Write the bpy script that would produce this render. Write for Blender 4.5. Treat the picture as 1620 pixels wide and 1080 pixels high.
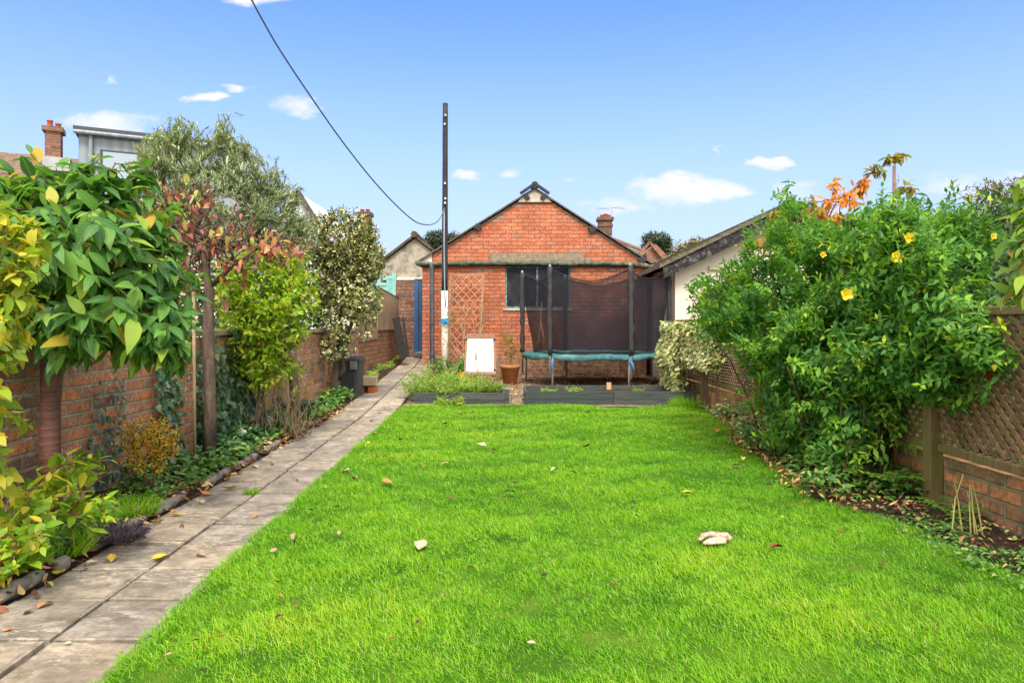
import bpy, math, random
import numpy as np
from mathutils import Vector, noise as mnoise
random.seed(7); RNG = np.random.default_rng(11)
R = math.radians
for o in list(bpy.data.objects): bpy.data.objects.remove(o)
SC = bpy.context.scene
COL = SC.collection

# ------------------------------------------------------------------ camera
F, CX, HY, CH = 1080.0, 810.0, 517.0, 1.2
def P(px, py, d):
    return ((px-CX)/F*d, d, CH+(HY-py)/F*d)
def G(px, py, z=0.0):
    d = (CH-z)*F/(py-HY)
    return ((px-CX)/F*d, d, z)
cd = bpy.data.cameras.new('camera'); cam = bpy.data.objects.new('camera', cd); COL.objects.link(cam)
cam.location = (0, 0, CH); cam.rotation_euler = (R(90), 0, 0)
cd.lens = 24; cd.sensor_width = 36; cd.shift_y = -23/1620; cd.clip_end = 2000; cd.clip_start = .05
SC.camera = cam
SC.render.resolution_x = 1024; SC.render.resolution_y = 682

# ------------------------------------------------------------------ world
SUN_EL, SUN_AZ = 52, 176         # azimuth of the sun, degrees clockwise from +Y
W = bpy.data.worlds.new("World"); SC.world = W; W.use_nodes = True
nt = W.node_tree; nt.nodes.clear()
def wn(t, **k):
    n = nt.nodes.new(t)
    for a, b in k.items(): setattr(n, a, b)
    return n
def wmath(op, a, b=None, c=None):
    n = wn('ShaderNodeMath', operation=op)
    for i, v in enumerate((a, b, c)):
        if v is None: continue
        if isinstance(v, (int, float)): n.inputs[i].default_value = v
        else: nt.links.new(v, n.inputs[i])
    return n.outputs[0]
sky = wn('ShaderNodeTexSky'); sky.sky_type = 'NISHITA'; sky.sun_disc = False
sky.sun_elevation = R(SUN_EL); sky.sun_rotation = R(SUN_AZ); sky.altitude = 50
sky.air_density = 1.0; sky.dust_density = 0.6; sky.ozone_density = 2.5
tc = wn('ShaderNodeTexCoord'); sep = wn('ShaderNodeSeparateXYZ'); nt.links.new(tc.outputs['Generated'], sep.inputs[0])
tx = wmath('DIVIDE', sep.outputs[0], wmath('MAXIMUM', sep.outputs[1], .02))
tz = wmath('DIVIDE', sep.outputs[2], wmath('MAXIMUM', sep.outputs[1], .02))
nz = wn('ShaderNodeTexNoise'); nz.inputs['Scale'].default_value = 14; nz.inputs['Detail'].default_value = 7; nz.inputs['Roughness'].default_value = .62
cmb = wn('ShaderNodeCombineXYZ'); nt.links.new(tx, cmb.inputs[0]); nt.links.new(wmath('MULTIPLY', tz, 2.0), cmb.inputs[1])
nt.links.new(cmb.outputs[0], nz.inputs['Vector'])
nzf = nz.outputs['Fac']
clouds = [(1085,300,75,20,1.0),(1205,258,34,9,.85),(970,325,70,12,.55),(1270,298,42,16,.55),(745,278,20,8,.8),(803,275,24,6,.55),(895,284,18,6,.5),
          (475,163,42,17,.7),(318,156,38,8,.8),(372,138,22,8,.7),(182,126,13,8,.6),(165,196,70,14,.75),(395,-5,60,10,.8),(1530,290,110,22,.5),
          (1132,239,9,6,.6),(1100,236,22,10,.25),(530,345,60,16,.5),(1340,330,120,16,.4),(610,40,80,10,.15)]
nw = wn('ShaderNodeTexNoise'); nw.inputs['Scale'].default_value = 22; nw.inputs['Detail'].default_value = 5; nt.links.new(cmb.outputs[0], nw.inputs['Vector'])
sw = wn('ShaderNodeSeparateColor'); nt.links.new(nw.outputs['Color'], sw.inputs[0])
warpx = wmath('MULTIPLY', wmath('SUBTRACT', sw.outputs[0], .5), .10); warpz = wmath('MULTIPLY', wmath('SUBTRACT', sw.outputs[1], .5), .030)
tot = None
for (px, py, rx, ry, s) in clouds:
    dx = wmath('DIVIDE', wmath('SUBTRACT', wmath('ADD', tx, warpx), (px-CX)/F), rx*1.6/F)
    dz = wmath('DIVIDE', wmath('SUBTRACT', wmath('ADD', tz, warpz), (HY-py)/F), ry*1.7/F)
    r2 = wmath('ADD', wmath('MULTIPLY', dx, dx), wmath('MULTIPLY', dz, dz))
    v = wmath('SUBTRACT', 1.0, r2)
    v = wmath('MAXIMUM', v, 0.0)
    v = wmath('MULTIPLY', v, s)
    tot = v if tot is None else wmath('MAXIMUM', tot, v)
cl = wmath('SUBTRACT', wmath('ADD', wmath('MULTIPLY', tot, 1.0), wmath('MULTIPLY', nzf, 1.3)), .90)
cl = wmath('MULTIPLY', cl, wmath('MINIMUM', wmath('MULTIPLY', tot, 4.0), 1.0))
mr = wn('ShaderNodeMapRange'); mr.interpolation_type = 'SMOOTHSTEP'
nt.links.new(cl, mr.inputs[0]); mr.inputs[1].default_value = 0; mr.inputs[2].default_value = .62; mr.inputs[3].default_value = 0; mr.inputs[4].default_value = .95
# a thin high veil, whiter towards the horizon as the air thickens
veil = wn('ShaderNodeMapRange'); nt.links.new(sep.outputs[2], veil.inputs[0])
veil.inputs[1].default_value = -.02; veil.inputs[2].default_value = .47; veil.inputs[3].default_value = .97; veil.inputs[4].default_value = .0
veil.interpolation_type = 'SMOOTHSTEP'
tint = wn('ShaderNodeMix', data_type='RGBA', blend_type='MULTIPLY'); tint.inputs[0].default_value = 1; nt.links.new(sky.outputs[0], tint.inputs[6]); tint.inputs[7].default_value = (.50, .64, 1.05, 1)
m1 = wn('ShaderNodeMix', data_type='RGBA'); nt.links.new(veil.outputs[0], m1.inputs[0]); nt.links.new(tint.outputs[2], m1.inputs[6]); m1.inputs[7].default_value = (2.0, 2.3, 2.7, 1)
m2 = wn('ShaderNodeMix', data_type='RGBA'); nt.links.new(mr.outputs[0], m2.inputs[0]); nt.links.new(m1.outputs[2], m2.inputs[6]); m2.inputs[7].default_value = (3.0, 3.0, 3.1, 1)
bg = wn('ShaderNodeBackground'); bg.inputs['Strength'].default_value = .115
out = wn('ShaderNodeOutputWorld'); # bright broken cloud added overhead and behind, unseen, as warm fill to soften shade
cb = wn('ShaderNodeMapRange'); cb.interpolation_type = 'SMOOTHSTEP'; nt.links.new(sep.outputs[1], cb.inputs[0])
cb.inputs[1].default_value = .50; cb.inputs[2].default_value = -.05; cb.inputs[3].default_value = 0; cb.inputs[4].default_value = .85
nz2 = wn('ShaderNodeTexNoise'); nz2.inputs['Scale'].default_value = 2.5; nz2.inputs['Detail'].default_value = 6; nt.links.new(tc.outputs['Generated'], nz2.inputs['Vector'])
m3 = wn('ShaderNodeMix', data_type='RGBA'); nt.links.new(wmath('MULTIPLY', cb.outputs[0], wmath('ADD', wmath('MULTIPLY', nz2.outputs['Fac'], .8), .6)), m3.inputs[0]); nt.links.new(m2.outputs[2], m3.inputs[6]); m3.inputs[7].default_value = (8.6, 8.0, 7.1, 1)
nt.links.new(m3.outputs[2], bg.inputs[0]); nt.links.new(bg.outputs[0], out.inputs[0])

sl = bpy.data.lights.new('sun', 'SUN'); sl.energy = 1.65; sl.angle = R(20); sl.color = (1, .93, .83)
so = bpy.data.objects.new('sun', sl); COL.objects.link(so)
az, el = R(SUN_AZ), R(SUN_EL)
sd = Vector((math.sin(az)*math.cos(el), math.cos(az)*math.cos(el), math.sin(el)))
so.rotation_euler = sd.to_track_quat('Z', 'Y').to_euler(); so.location = (0, 0, 30)
SC.view_settings.view_transform = 'Standard'; SC.view_settings.look = 'None'
SC.view_settings.exposure = 1.58; SC.view_settings.gamma = 1
SC.render.engine = 'CYCLES'
SC.cycles.max_bounces = 8; SC.cycles.transparent_max_bounces = 16; SC.cycles.diffuse_bounces = 4

# ------------------------------------------------------------------ materials
class M:
    def __init__(s, name, rough=.8, spec=.3):
        s.m = bpy.data.materials.new(name); s.m.use_nodes = True; s.nt = s.m.node_tree
        s.b = s.nt.nodes['Principled BSDF']; s.b.inputs['Roughness'].default_value = rough
        s.b.inputs['Specular IOR Level'].default_value = spec
        s.out = s.nt.nodes['Material Output']
    def n(s, t, **k):
        x = s.nt.nodes.new(t)
        for a, b in k.items(): setattr(x, a, b)
        return x
    def set(s, inp, v):
        if isinstance(v, bpy.types.NodeSocket): s.nt.links.new(v, inp)
        elif isinstance(v, tuple) and len(v) == 3 and len(inp.default_value) == 4: inp.default_value = (*v, 1)
        else: inp.default_value = v
    def coord(s, kind='Object', scale=(1, 1, 1)):
        t = s.n('ShaderNodeTexCoord'); mp = s.n('ShaderNodeMapping'); s.nt.links.new(t.outputs[kind], mp.inputs[0])
        mp.inputs['Scale'].default_value = scale; return mp.outputs[0]
    def noise(s, scale, detail=5, rough=.6, vec=None, out='Fac', dist=0):
        x = s.n('ShaderNodeTexNoise'); x.inputs['Scale'].default_value = scale; x.inputs['Detail'].default_value = detail
        x.inputs['Roughness'].default_value = rough; x.inputs['Distortion'].default_value = dist
        s.nt.links.new(vec if vec is not None else s.coord(), x.inputs['Vector']); return x.outputs[out]
    def ramp(s, fac, stops, interp='LINEAR'):
        x = s.n('ShaderNodeValToRGB'); x.color_ramp.interpolation = interp
        e = x.color_ramp.elements
        while len(e) < len(stops): e.new(.5)
        for i, (p, c) in enumerate(stops):
            e[i].position = p; e[i].color = (*c, 1) if isinstance(c, tuple) else (c, c, c, 1)
        s.set(x.inputs[0], fac); return x.outputs[0]
    def mix(s, f, a, b, mode='MIX'):
        x = s.n('ShaderNodeMix', data_type='RGBA', blend_type=mode)
        s.set(x.inputs[0], f); s.set(x.inputs[6], a); s.set(x.inputs[7], b); return x.outputs[2]
    def math(s, op, a, b=0.0):
        x = s.n('ShaderNodeMath', operation=op); s.set(x.inputs[0], a); s.set(x.inputs[1], b); return x.outputs[0]
    def attr(s, name='rnd'):
        x = s.n('ShaderNodeAttribute', attribute_name=name); return x.outputs['Fac']
    def bump(s, h, strength=.5, dist=.01):
        x = s.n('ShaderNodeBump'); x.inputs['Strength'].default_value = strength; x.inputs['Distance'].default_value = dist
        s.set(x.inputs['Height'], h); s.nt.links.new(x.outputs[0], s.b.inputs['Normal']); return x
    def col(s, c): s.set(s.b.inputs['Base Color'], c); return s

def plain(name, c, rough=.7, spec=.3, var=.25, scale=8, bump=.2, metal=0):
    m = M(name, rough, spec); m.b.inputs['Metallic'].default_value = metal
    f = m.noise(scale, 6, .65)
    lo = tuple(x*(1-var) for x in c); hi = tuple(min(1, x*(1+var)) for x in c)
    m.col(m.ramp(f, [(.3, lo), (.7, hi)]))
    if bump: m.bump(m.noise(scale*6, 4), bump, .004)
    return m.m

def leafmat(name, stops, rough=.45, trans=.35, vein=False, spec=.4):
    m = M(name, rough, spec)
    c = m.ramp(m.attr(), stops)
    uvn = m.n('ShaderNodeTexCoord').outputs['UV']
    if vein:
        sp = m.n('ShaderNodeSeparateXYZ'); m.nt.links.new(uvn, sp.inputs[0])
        u, v = sp.outputs[0], sp.outputs[1]
        av = m.math('ABSOLUTE', v)
        k = m.math('SUBTRACT', m.math('MULTIPLY', u, 9.0), m.math('MULTIPLY', av, 3.0))
        fr = m.math('FRACT', k); side = m.ramp(fr, [(0, .85), (.12, 0.0), (.88, 0.0), (1, .85)])
        mid = m.ramp(av, [(0, 1.0), (.07, 0.0)])
        vv = m.math('MAXIMUM', side, mid)
        c = m.mix(m.math('MULTIPLY', vv, .45), c, (.30, .42, .14))
        m.bump(fr, .35, .004)
    blotch = m.noise(9, 4, .6)
    c = m.mix(m.math('MULTIPLY', m.ramp(blotch, [(.45, 0.0), (.75, 1.0)]), .35), c, m.mix(.5, c, (.02, .03, .005)))
    m.col(c)
    tr = m.n('ShaderNodeBsdfTranslucent'); tcol = m.mix(1.0, c, (1.5, 1.45, .7), 'MULTIPLY'); m.set(tr.inputs[0], tcol)
    ms = m.n('ShaderNodeMixShader'); ms.inputs[0].default_value = trans
    m.nt.links.new(m.b.outputs[0], ms.inputs[1]); m.nt.links.new(tr.outputs[0], ms.inputs[2]); m.nt.links.new(ms.outputs[0], m.out.inputs[0])
    return m.m

def brickmat(name, c1, c2, mortar, bw=.27, bh=.09, ms=.012, grime=.3, white=.0, moss=0.0, bias=0.0, odd=(.1, .05, .04), oddamt=.18, base=None):
    m = M(name, .85, .15)
    uv = m.coord('UV')
    wob = m.noise(3.0, 2, .5, uv, 'Color')
    v2 = m.n('ShaderNodeVectorMath', operation='SCALE'); m.nt.links.new(wob, v2.inputs[0]); v2.inputs['Scale'].default_value = .014
    va = m.n('ShaderNodeVectorMath', operation='ADD'); m.nt.links.new(uv, va.inputs[0]); m.nt.links.new(v2.outputs[0], va.inputs[1])
    wob2 = m.noise(45.0, 3, .6, uv, 'Color')
    v3 = m.n('ShaderNodeVectorMath', operation='SCALE'); m.nt.links.new(wob2, v3.inputs[0]); v3.inputs['Scale'].default_value = .007
    vb = m.n('ShaderNodeVectorMath', operation='ADD'); m.nt.links.new(va.outputs[0], vb.inputs[0]); m.nt.links.new(v3.outputs[0], vb.inputs[1])
    def brick(a, b, mo):
        x = m.n('ShaderNodeTexBrick'); x.inputs['Scale'].default_value = 1; x.inputs['Brick Width'].default_value = bw; x.inputs['Row Height'].default_value = bh
        x.inputs['Mortar Size'].default_value = ms; x.inputs['Mortar Smooth'].default_value = .35; x.inputs['Bias'].default_value = bias
        m.set(x.inputs['Color1'], a); m.set(x.inputs['Color2'], b); m.set(x.inputs['Mortar'], mo)
        m.nt.links.new(vb.outputs[0], x.inputs['Vector']); return x
    br = brick((0, 0, 0), (1, 1, 1), (.5, .5, .5))
    br.inputs['Mortar Size'].default_value = ms
    rnd = br.outputs['Color']
    bcol = m.ramp(rnd, [(0, odd), (oddamt, c1), (.6, tuple((p+q)/2 for p, q in zip(c1, c2))), (1, c2)])
    fine = m.noise(30, 6, .7, uv)
    bcol = m.mix(m.ramp(fine, [(.44, 0.0), (.60, .75)]), bcol, m.mix(.6, bcol, (.03, .02, .015)))
    bcol = m.mix(m.ramp(m.noise(13, 5, .75, uv), [(.52, 0.0), (.62, .5)]), bcol, m.mix(.45, bcol, (.75, .48, .32)))
    mcol = m.mix(m.noise(18, 5, .7, uv), tuple(x*.55 for x in mortar), mortar)
    c = m.mix(br.outputs['Fac'], bcol, mcol)
    if grime:
        g = m.ramp(m.noise(1.9, 9, .78, uv, dist=.5), [(.44, 0.0), (.60, grime)])
        c = m.mix(g, c, (.10, .075, .055))
    if white:
        wsp = m.ramp(m.noise(22, 5, .75, uv), [(.54, 0.0), (.60, 1.0)])
        wms = m.ramp(m.noise(2.3, 4, .6, uv), [(.46, 0.0), (.56, 1.0)])
        c = m.mix(m.math('MULTIPLY', m.math('MULTIPLY', wsp, wms), white), c, (.58, .50, .40))
    if base:
        sp = m.n('ShaderNodeSeparateXYZ'); m.nt.links.new(uv, sp.inputs[0])
        hh = m.math('ADD', sp.outputs[1], m.math('MULTIPLY', m.math('SUBTRACT', m.noise(4, 7, .75, uv), .5), 1.8))
        c = m.mix(m.ramp(hh, [(.30, .75), (.72, 0.0)]), c, m.mix(m.ramp(m.noise(9, 6, .8, uv), [(.45, 0.0), (.55, 1.0)]), (.15, .095, .06), (.36, .27, .19)))
    if moss:
        g = m.ramp(m.noise(2.6, 8, .78, uv), [(.50, 0.0), (.58, moss)])
        c = m.mix(g, c, (.07, .085, .03))
    m.col(c)
    h = m.math('SUBTRACT', m.math('MULTIPLY', fine, .35), br.outputs['Fac'])
    m.bump(h, .9, .012)
    return m.m

MAT = {}
MAT['garage_brick'] = brickmat('garage_brick', (.47, .115, .052), (.66, .20, .095), (.20, .12, .085), ms=.008, grime=.22, white=.45, odd=(.36, .22, .16), oddamt=.14)
MAT['garage_brick_low'] = brickmat('garage_brick_low', (.44, .11, .05), (.62, .19, .085), (.16, .095, .065), ms=.008, grime=.28, white=.3, odd=(.34, .20, .15), oddamt=.14, base=True)
MAT['old_brick'] = brickmat('old_brick', (.42, .19, .11), (.68, .24, .09), (.42, .35, .25), ms=.013, grime=.55, white=.9, moss=.3, odd=(.13, .08, .06), oddamt=.25)
MAT['low_brick'] = brickmat('low_brick', (.44, .20, .09), (.62, .25, .09), (.30, .25, .14), bw=.27, bh=.09, ms=.014, grime=.5, white=.2, moss=.65, odd=(.2, .13, .07), oddamt=.25)
MAT['alley_brick'] = brickmat('alley_brick', (.30, .13, .07), (.44, .19, .10), (.2, .16, .11), ms=.011, grime=.35, white=.2, moss=.2, odd=(.12, .08, .06), oddamt=.25)
MAT['dark_brick'] = brickmat('dark_brick', (.20, .09, .06), (.34, .14, .08), (.15, .12, .09), ms=.011, grime=.4, white=.3)
MAT['far_brick'] = brickmat('far_brick', (.28, .12, .08), (.4, .18, .11), (.2, .17, .13), grime=.3)

# ------------------------------------------------------------------ mesh helpers
def mark(o, label=None, cat=None, group=None, kind=None):
    if label: o['label'] = label
    if cat: o['category'] = cat
    if group: o['group'] = group
    if kind: o['kind'] = kind
    return o
def link(name, me, mat=None, parent=None, smooth=False):
    if mat is not None: me.materials.append(mat if not isinstance(mat, str) else MAT[mat])
    if smooth: me.polygons.foreach_set('use_smooth', np.ones(len(me.polygons), bool))
    o = bpy.data.objects.new(name, me); COL.objects.link(o)
    if parent: o.parent = parent
    return o
def empty(name, loc=(0, 0, 0), label=None, cat=None, group=None, rz=0):
    o = bpy.data.objects.new(name, None); COL.objects.link(o); o.location = loc; o.rotation_euler = (0, 0, rz); o.empty_display_size = .1
    return mark(o, label, cat, group)

class MB:
    """collects shapes, in the coordinates of the object they will belong to"""
    def __init__(s): s.v = []; s.f = []; s.r = []
    def add(s, vs, fs, r=None):
        b = len(s.v); s.v += [tuple(v) for v in vs]; s.f += [tuple(i+b for i in f) for f in fs]
        r = random.random() if r is None else r
        s.r += [r]*len(fs); return s
    def box(s, a, b, bev=0.0, rot=None, piv=None, r=None):
        x0, y0, z0 = a; x1, y1, z1 = b
        if bev <= 0:
            vs = [(x0,y0,z0),(x1,y0,z0),(x1,y1,z0),(x0,y1,z0),(x0,y0,z1),(x1,y0,z1),(x1,y1,z1),(x0,y1,z1)]
            fs = [(0,3,2,1),(4,5,6,7),(0,1,5,4),(1,2,6,5),(2,3,7,6),(3,0,4,7)]
        else:
            e = bev; vs = []; 
            for z, i in ((z0, e), (z0+e, 0), (z1-e, 0), (z1, e)):
                vs += [(x0+i+e*(i==0), y0+i, z), (x1-i-e*(i==0), y0+i, z), (x1-i, y0+i+e*(i==0), z), (x1-i, y1-i-e*(i==0), z),
                       (x1-i-e*(i==0), y1-i, z), (x0+i+e*(i==0), y1-i, z), (x0+i, y1-i-e*(i==0), z), (x0+i, y0+i+e*(i==0), z)]
            fs = [tuple(reversed(range(8))), tuple(range(24, 32))]
            for k in range(3):
                for j in range(8):
                    fs.append((k*8+j, k*8+(j+1) % 8, (k+1)*8+(j+1) % 8, (k+1)*8+j))
        if rot is not None:
            pv = Vector(piv if piv else ((x0+x1)/2, (y0+y1)/2, (z0+z1)/2))
            vs = [tuple(rot @ (Vector(v)-pv)+pv) for v in vs]
        return s.add(vs, fs, r)
    def bar(s, p, q, w, h=None, up=(0, 0, 1), r=None):
        """rectangular bar from p to q"""
        h = w if h is None else h
        p, q = Vector(p), Vector(q); d = (q-p).normalized(); u = Vector(up)
        if abs(d.dot(u)) > .98: u = Vector((0, 1, 0))
        a = d.cross(u).normalized(); b = a.cross(d).normalized()
        vs = []
        for c in (p, q):
            for i, j in ((-1, -1), (1, -1), (1, 1), (-1, 1)): vs.append(c+a*(i*w/2)+b*(j*h/2))
        return s.add(vs, [(3,2,1,0),(4,5,6,7),(0,1,5,4),(1,2,6,5),(2,3,7,6),(3,0,4,7)], r)
    def tube(s, pts, rad, n=8, cap=True, r=None, lump=0.0):
        pts = [Vector(p) for p in pts]; k = len(pts)
        if not hasattr(rad, '__len__'): rad = [rad]*k
        vs = []; prev = None
        for i, p in enumerate(pts):
            t = (pts[min(i+1, k-1)]-pts[max(i-1, 0)])
            t = t.normalized() if t.length > 1e-9 else Vector((0, 0, 1))
            if prev is None:
                a = t.cross(Vector((0, 0, 1)));
                if a.length < .05: a = t.cross(Vector((0, 1, 0)))
            else: a = prev - t*prev.dot(t)
            a.normalize(); b = t.cross(a); prev = a
            for j in range(n):
                an = 2*math.pi*j/n
                rr = rad[i]*(1+(lump*(mnoise.noise((p+a*math.cos(an)*.1+b*math.sin(an)*.1)*9)) if lump else 0))
                vs.append(p+(a*math.cos(an)+b*math.sin(an))*rr)
        fs = []
        for i in range(k-1):
            for j in range(n): fs.append((i*n+j, i*n+(j+1) % n, (i+1)*n+(j+1) % n, (i+1)*n+j))
        if cap: fs += [tuple(reversed(range(n))), tuple(range((k-1)*n, k*n))]
        return s.add(vs, fs, r)
    def lathe(s, prof, c=(0, 0, 0), n=24, r=None):
        vs = []
        for (rr, z) in prof:
            for j in range(n):
                a = 2*math.pi*j/n; vs.append((c[0]+rr*math.cos(a), c[1]+rr*math.sin(a), c[2]+z))
        fs = []
        for i in range(len(prof)-1):
            for j in range(n): fs.append((i*n+j, i*n+(j+1) % n, (i+1)*n+(j+1) % n, (i+1)*n+j))
        return s.add(vs, fs, r)
    def prism(s, poly, y0, y1, r=None):
        """polygon in x,z pushed from y0 to y1"""
        n = len(poly); vs = [(x, y0, z) for x, z in poly]+[(x, y1, z) for x, z in poly]
        fs = [tuple(range(n)), tuple(reversed(range(n, 2*n)))]
        for i in range(n): fs.append((i, i+n, (i+1) % n+n, (i+1) % n))
        return s.add(vs, fs, r)
    def build(s, name, mat, parent=None, smooth=False, uv=True):
        me = bpy.data.meshes.new(name); me.from_pydata(s.v, [], s.f)
        at = me.attributes.new('rnd', 'FLOAT', 'FACE'); at.data.foreach_set('value', s.r)
        if uv:
            ul = me.uv_layers.new(name='UVMap'); n = len(me.loops)
            co = np.array(s.v)
            li = np.zeros(n, np.int32); me.loops.foreach_get('vertex_index', li)
            nrm = np.zeros(len(me.polygons)*3, np.float32); me.polygons.foreach_get('normal', nrm); nrm = nrm.reshape(-1, 3)
            tot = np.zeros(len(me.polygons), np.int32); me.polygons.foreach_get('loop_total', tot)
            ln = np.repeat(np.abs(nrm), tot, axis=0); c = co[li]
            u = np.where(ln[:, 0] > ln[:, 1], c[:, 1], c[:, 0]); v = np.where(ln[:, 2] > .75, c[:, 1], c[:, 2])
            u = np.where(ln[:, 2] > .75, c[:, 0], u)
            ul.data.foreach_set('uv', np.stack([u, v], 1).astype(np.float32).ravel())
        return link(name, me, mat, parent, smooth)

# leaf templates: (u along, v across, w up) and faces
def tmpl(kind):
    if kind == 'big':
        st = [(0, .04), (.14, .62), (.36, 1.0), (.62, .86), (.84, .42), (1.0, .02)]
        v = []
        for u, w in st: v += [(u, -w/2, abs(w)*.10), (u, 0, 0), (u, w/2, abs(w)*.10)]
        f = []
        for i in range(len(st)-1):
            a = i*3; f += [(a, a+1, a+4, a+3), (a+1, a+2, a+5, a+4)]
        return np.array(v), f
    if kind == 'mid':
        return np.array([(0,0,0),(.42,-.5,.09),(.45,0,0),(.42,.5,.09),(1,0,0),(.78,-.26,.05),(.78,.26,.05)]), [(0,1,2,2),(0,2,3,3),(1,5,4,2),(2,4,6,3)]
    if kind == 'ivy':
        pts = [(0,0),(-.02,-.38),(.30,-.52),(.42,-.24),(.72,-.34),(1,0),(.72,.34),(.42,.24),(.30,.52),(-.02,.38)]
        v = [(x, y, abs(y)*.12) for x, y in pts]+[(.35, 0, 0)]
        return np.array(v), [(10, i, (i+1) % 10, (i+1) % 10) for i in range(10)]
    if kind == 'blade':
        return np.array([(0,-.5,0),(0,.5,0),(.55,-.36,0),(.55,.36,0),(1,0,0)]), [(0,1,3,2),(2,3,4,4)]
    if kind == 'petal':
        return np.array([(0,-.1,0),(0,.1,0),(.5,-.5,.12),(.5,.5,.12),(1,-.22,.1),(1,.22,.1)]), [(0,1,3,2),(2,3,5,4)]

def nrmz(a): return a/np.maximum(np.linalg.norm(a, axis=-1, keepdims=True), 1e-9)
def leaves(name, Pn, D, N, L, Wd, kind, mat, parent=None, rnd=None, droop=.15, origin=None, smooth=True):
    Pn = np.asarray(Pn, float); D = nrmz(np.asarray(D, float)); n = len(Pn)
    N = np.asarray(N, float); B = nrmz(np.cross(D, N)); N = np.cross(B, D)
    T, Fc = tmpl(kind); k = len(T)
    L = np.broadcast_to(np.asarray(L, float), (n,)); Wd = np.broadcast_to(np.asarray(Wd, float), (n,))
    dr = np.broadcast_to(np.asarray(droop, float), (n,))
    u, v, w = T[:, 0], T[:, 1], T[:, 2]
    ww = (w[None, :]*Wd[:, None]/np.maximum(L[:, None], 1e-6) - dr[:, None]*u[None, :]**2)*L[:, None]
    V = Pn[:, None, :]+D[:, None, :]*(u[None, :]*L[:, None])[..., None]+B[:, None, :]*(v[None, :]*Wd[:, None])[..., None]+N[:, None, :]*ww[..., None]
    V = V.reshape(-1, 3)
    if origin is not None: V = V-np.array(origin)
    tri = [f for f in Fc if f[2] == f[3]]; quad = [f for f in Fc if f[2] != f[3]]
    idx = []; tots = []
    off = (np.arange(n)*k)[:, None]
    per = []
    for f in Fc: per += list(f[:3] if f[2] == f[3] else f)
    idx = (off+np.array(per)[None, :]).ravel()
    tl = np.array([3 if f[2] == f[3] else 4 for f in Fc]); tots = np.tile(tl, n)
    me = bpy.data.meshes.new(name)
    me.vertices.add(len(V)); me.vertices.foreach_set('co', V.astype(np.float32).ravel())
    me.loops.add(len(idx)); me.loops.foreach_set('vertex_index', idx.astype(np.int32))
    me.polygons.add(len(tots)); st = np.concatenate([[0], np.cumsum(tots)[:-1]])
    me.polygons.foreach_set('loop_start', st.astype(np.int32)); me.polygons.foreach_set('loop_total', tots.astype(np.int32))
    me.update(calc_edges=True)
    rnd = RNG.random(n) if rnd is None else np.asarray(rnd)
    at = me.attributes.new('rnd', 'FLOAT', 'POINT'); at.data.foreach_set('value', np.repeat(rnd, k).astype(np.float32))
    uvt = np.stack([u, v], 1)
    uvv = np.tile(uvt[np.array(per)], (n, 1))
    ul = me.uv_layers.new(name='UVMap'); ul.data.foreach_set('uv', uvv.astype(np.float32).ravel())
    return link(name, me, mat, parent, smooth)

def blobpts(blobs, shell=.5, rag=.10, clump=0, per_clump=8):
    """points inside ellipsoids (x,y,z,rx,ry,rz,n), biased outwards"""
    out = []
    for (x, y, z, rx, ry, rz, n) in blobs:
        n0 = n; n = max(3, n//per_clump) if clump else n
        d = nrmz(RNG.normal(size=(n, 3))); r = RNG.random(n)**(1/3*(1-shell)+.02)
        r *= 1+rag*RNG.normal(size=n)
        q = np.array([x, y, z])+d*r[:, None]*np.array([rx, ry, rz])
        if clump:
            q = np.repeat(q, per_clump, axis=0); q = q+nrmz(RNG.normal(size=q.shape))*(clump*RNG.random(len(q))**.5)[:, None]*np.array([1, 1, .55])
        out.append(q)
    return np.concatenate(out)

def skeleton(tips, trunks, trad, mb, tipr=.002, tw=.35, sag=.0, wig=.05, rcap=.02, sides=4, mid=3):
    """joins every twig tip to a branch network grown from the trunk polylines; returns last-segment directions"""
    nodes = []; par = []; pl = []; cnt = []
    for t, rr in zip(trunks, trad):
        mb.tube(t, rr, 12, lump=.12)
        k = len(t); h = 0
        for i in range(k):
            if i >= k//2: nodes.append(np.array(t[i], float)); par.append(-1); pl.append(0.0); cnt.append(0)
    base = np.mean([t[-1] for t in trunks], axis=0)
    order = np.argsort(np.linalg.norm(tips-base, axis=1))
    dirs = np.zeros_like(tips); chains = []
    NA = np.zeros((len(nodes)+len(tips)*mid+5, 3)); NA[:len(nodes)] = nodes; PL = np.zeros(len(NA)); m = len(nodes)
    PAR = list(par)
    for ti in order:
        p = tips[ti]
        c = np.linalg.norm(NA[:m]-p, axis=1)+tw*PL[:m]
        j = int(np.argmin(c)); a = NA[j].copy(); L = np.linalg.norm(p-a)
        chain = [j]; last = j; pa = PL[j]
        for q in range(1, mid+1):
            t = q/mid
            pt = a+(p-a)*t
            if q < mid: pt = pt+RNG.normal(size=3)*wig*L+np.array([0, 0, sag*L*math.sin(math.pi*t)])
            NA[m] = pt; PL[m] = pa+L*t; PAR.append(last); last = m; chain.append(m); m += 1
        d = NA[chain[-1]]-NA[chain[-2]]; dirs[ti] = d/max(np.linalg.norm(d), 1e-6); chains.append(chain)
    cnt = np.zeros(m)
    for ch in chains: cnt[ch[-1]] += 1
    for i in range(m-1, -1, -1):
        if PAR[i] >= 0: cnt[PAR[i]] += cnt[i]
    rad = np.minimum(tipr*np.maximum(cnt, 1)**.45, rcap)
    for ch in chains:
        rr = [min(rad[c], rad[ch[1]]*1.15) for c in ch]; mb.tube([NA[c] for c in ch], rr, sides if rr[0] < .012 else 6, cap=False)
    return dirs

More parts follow.
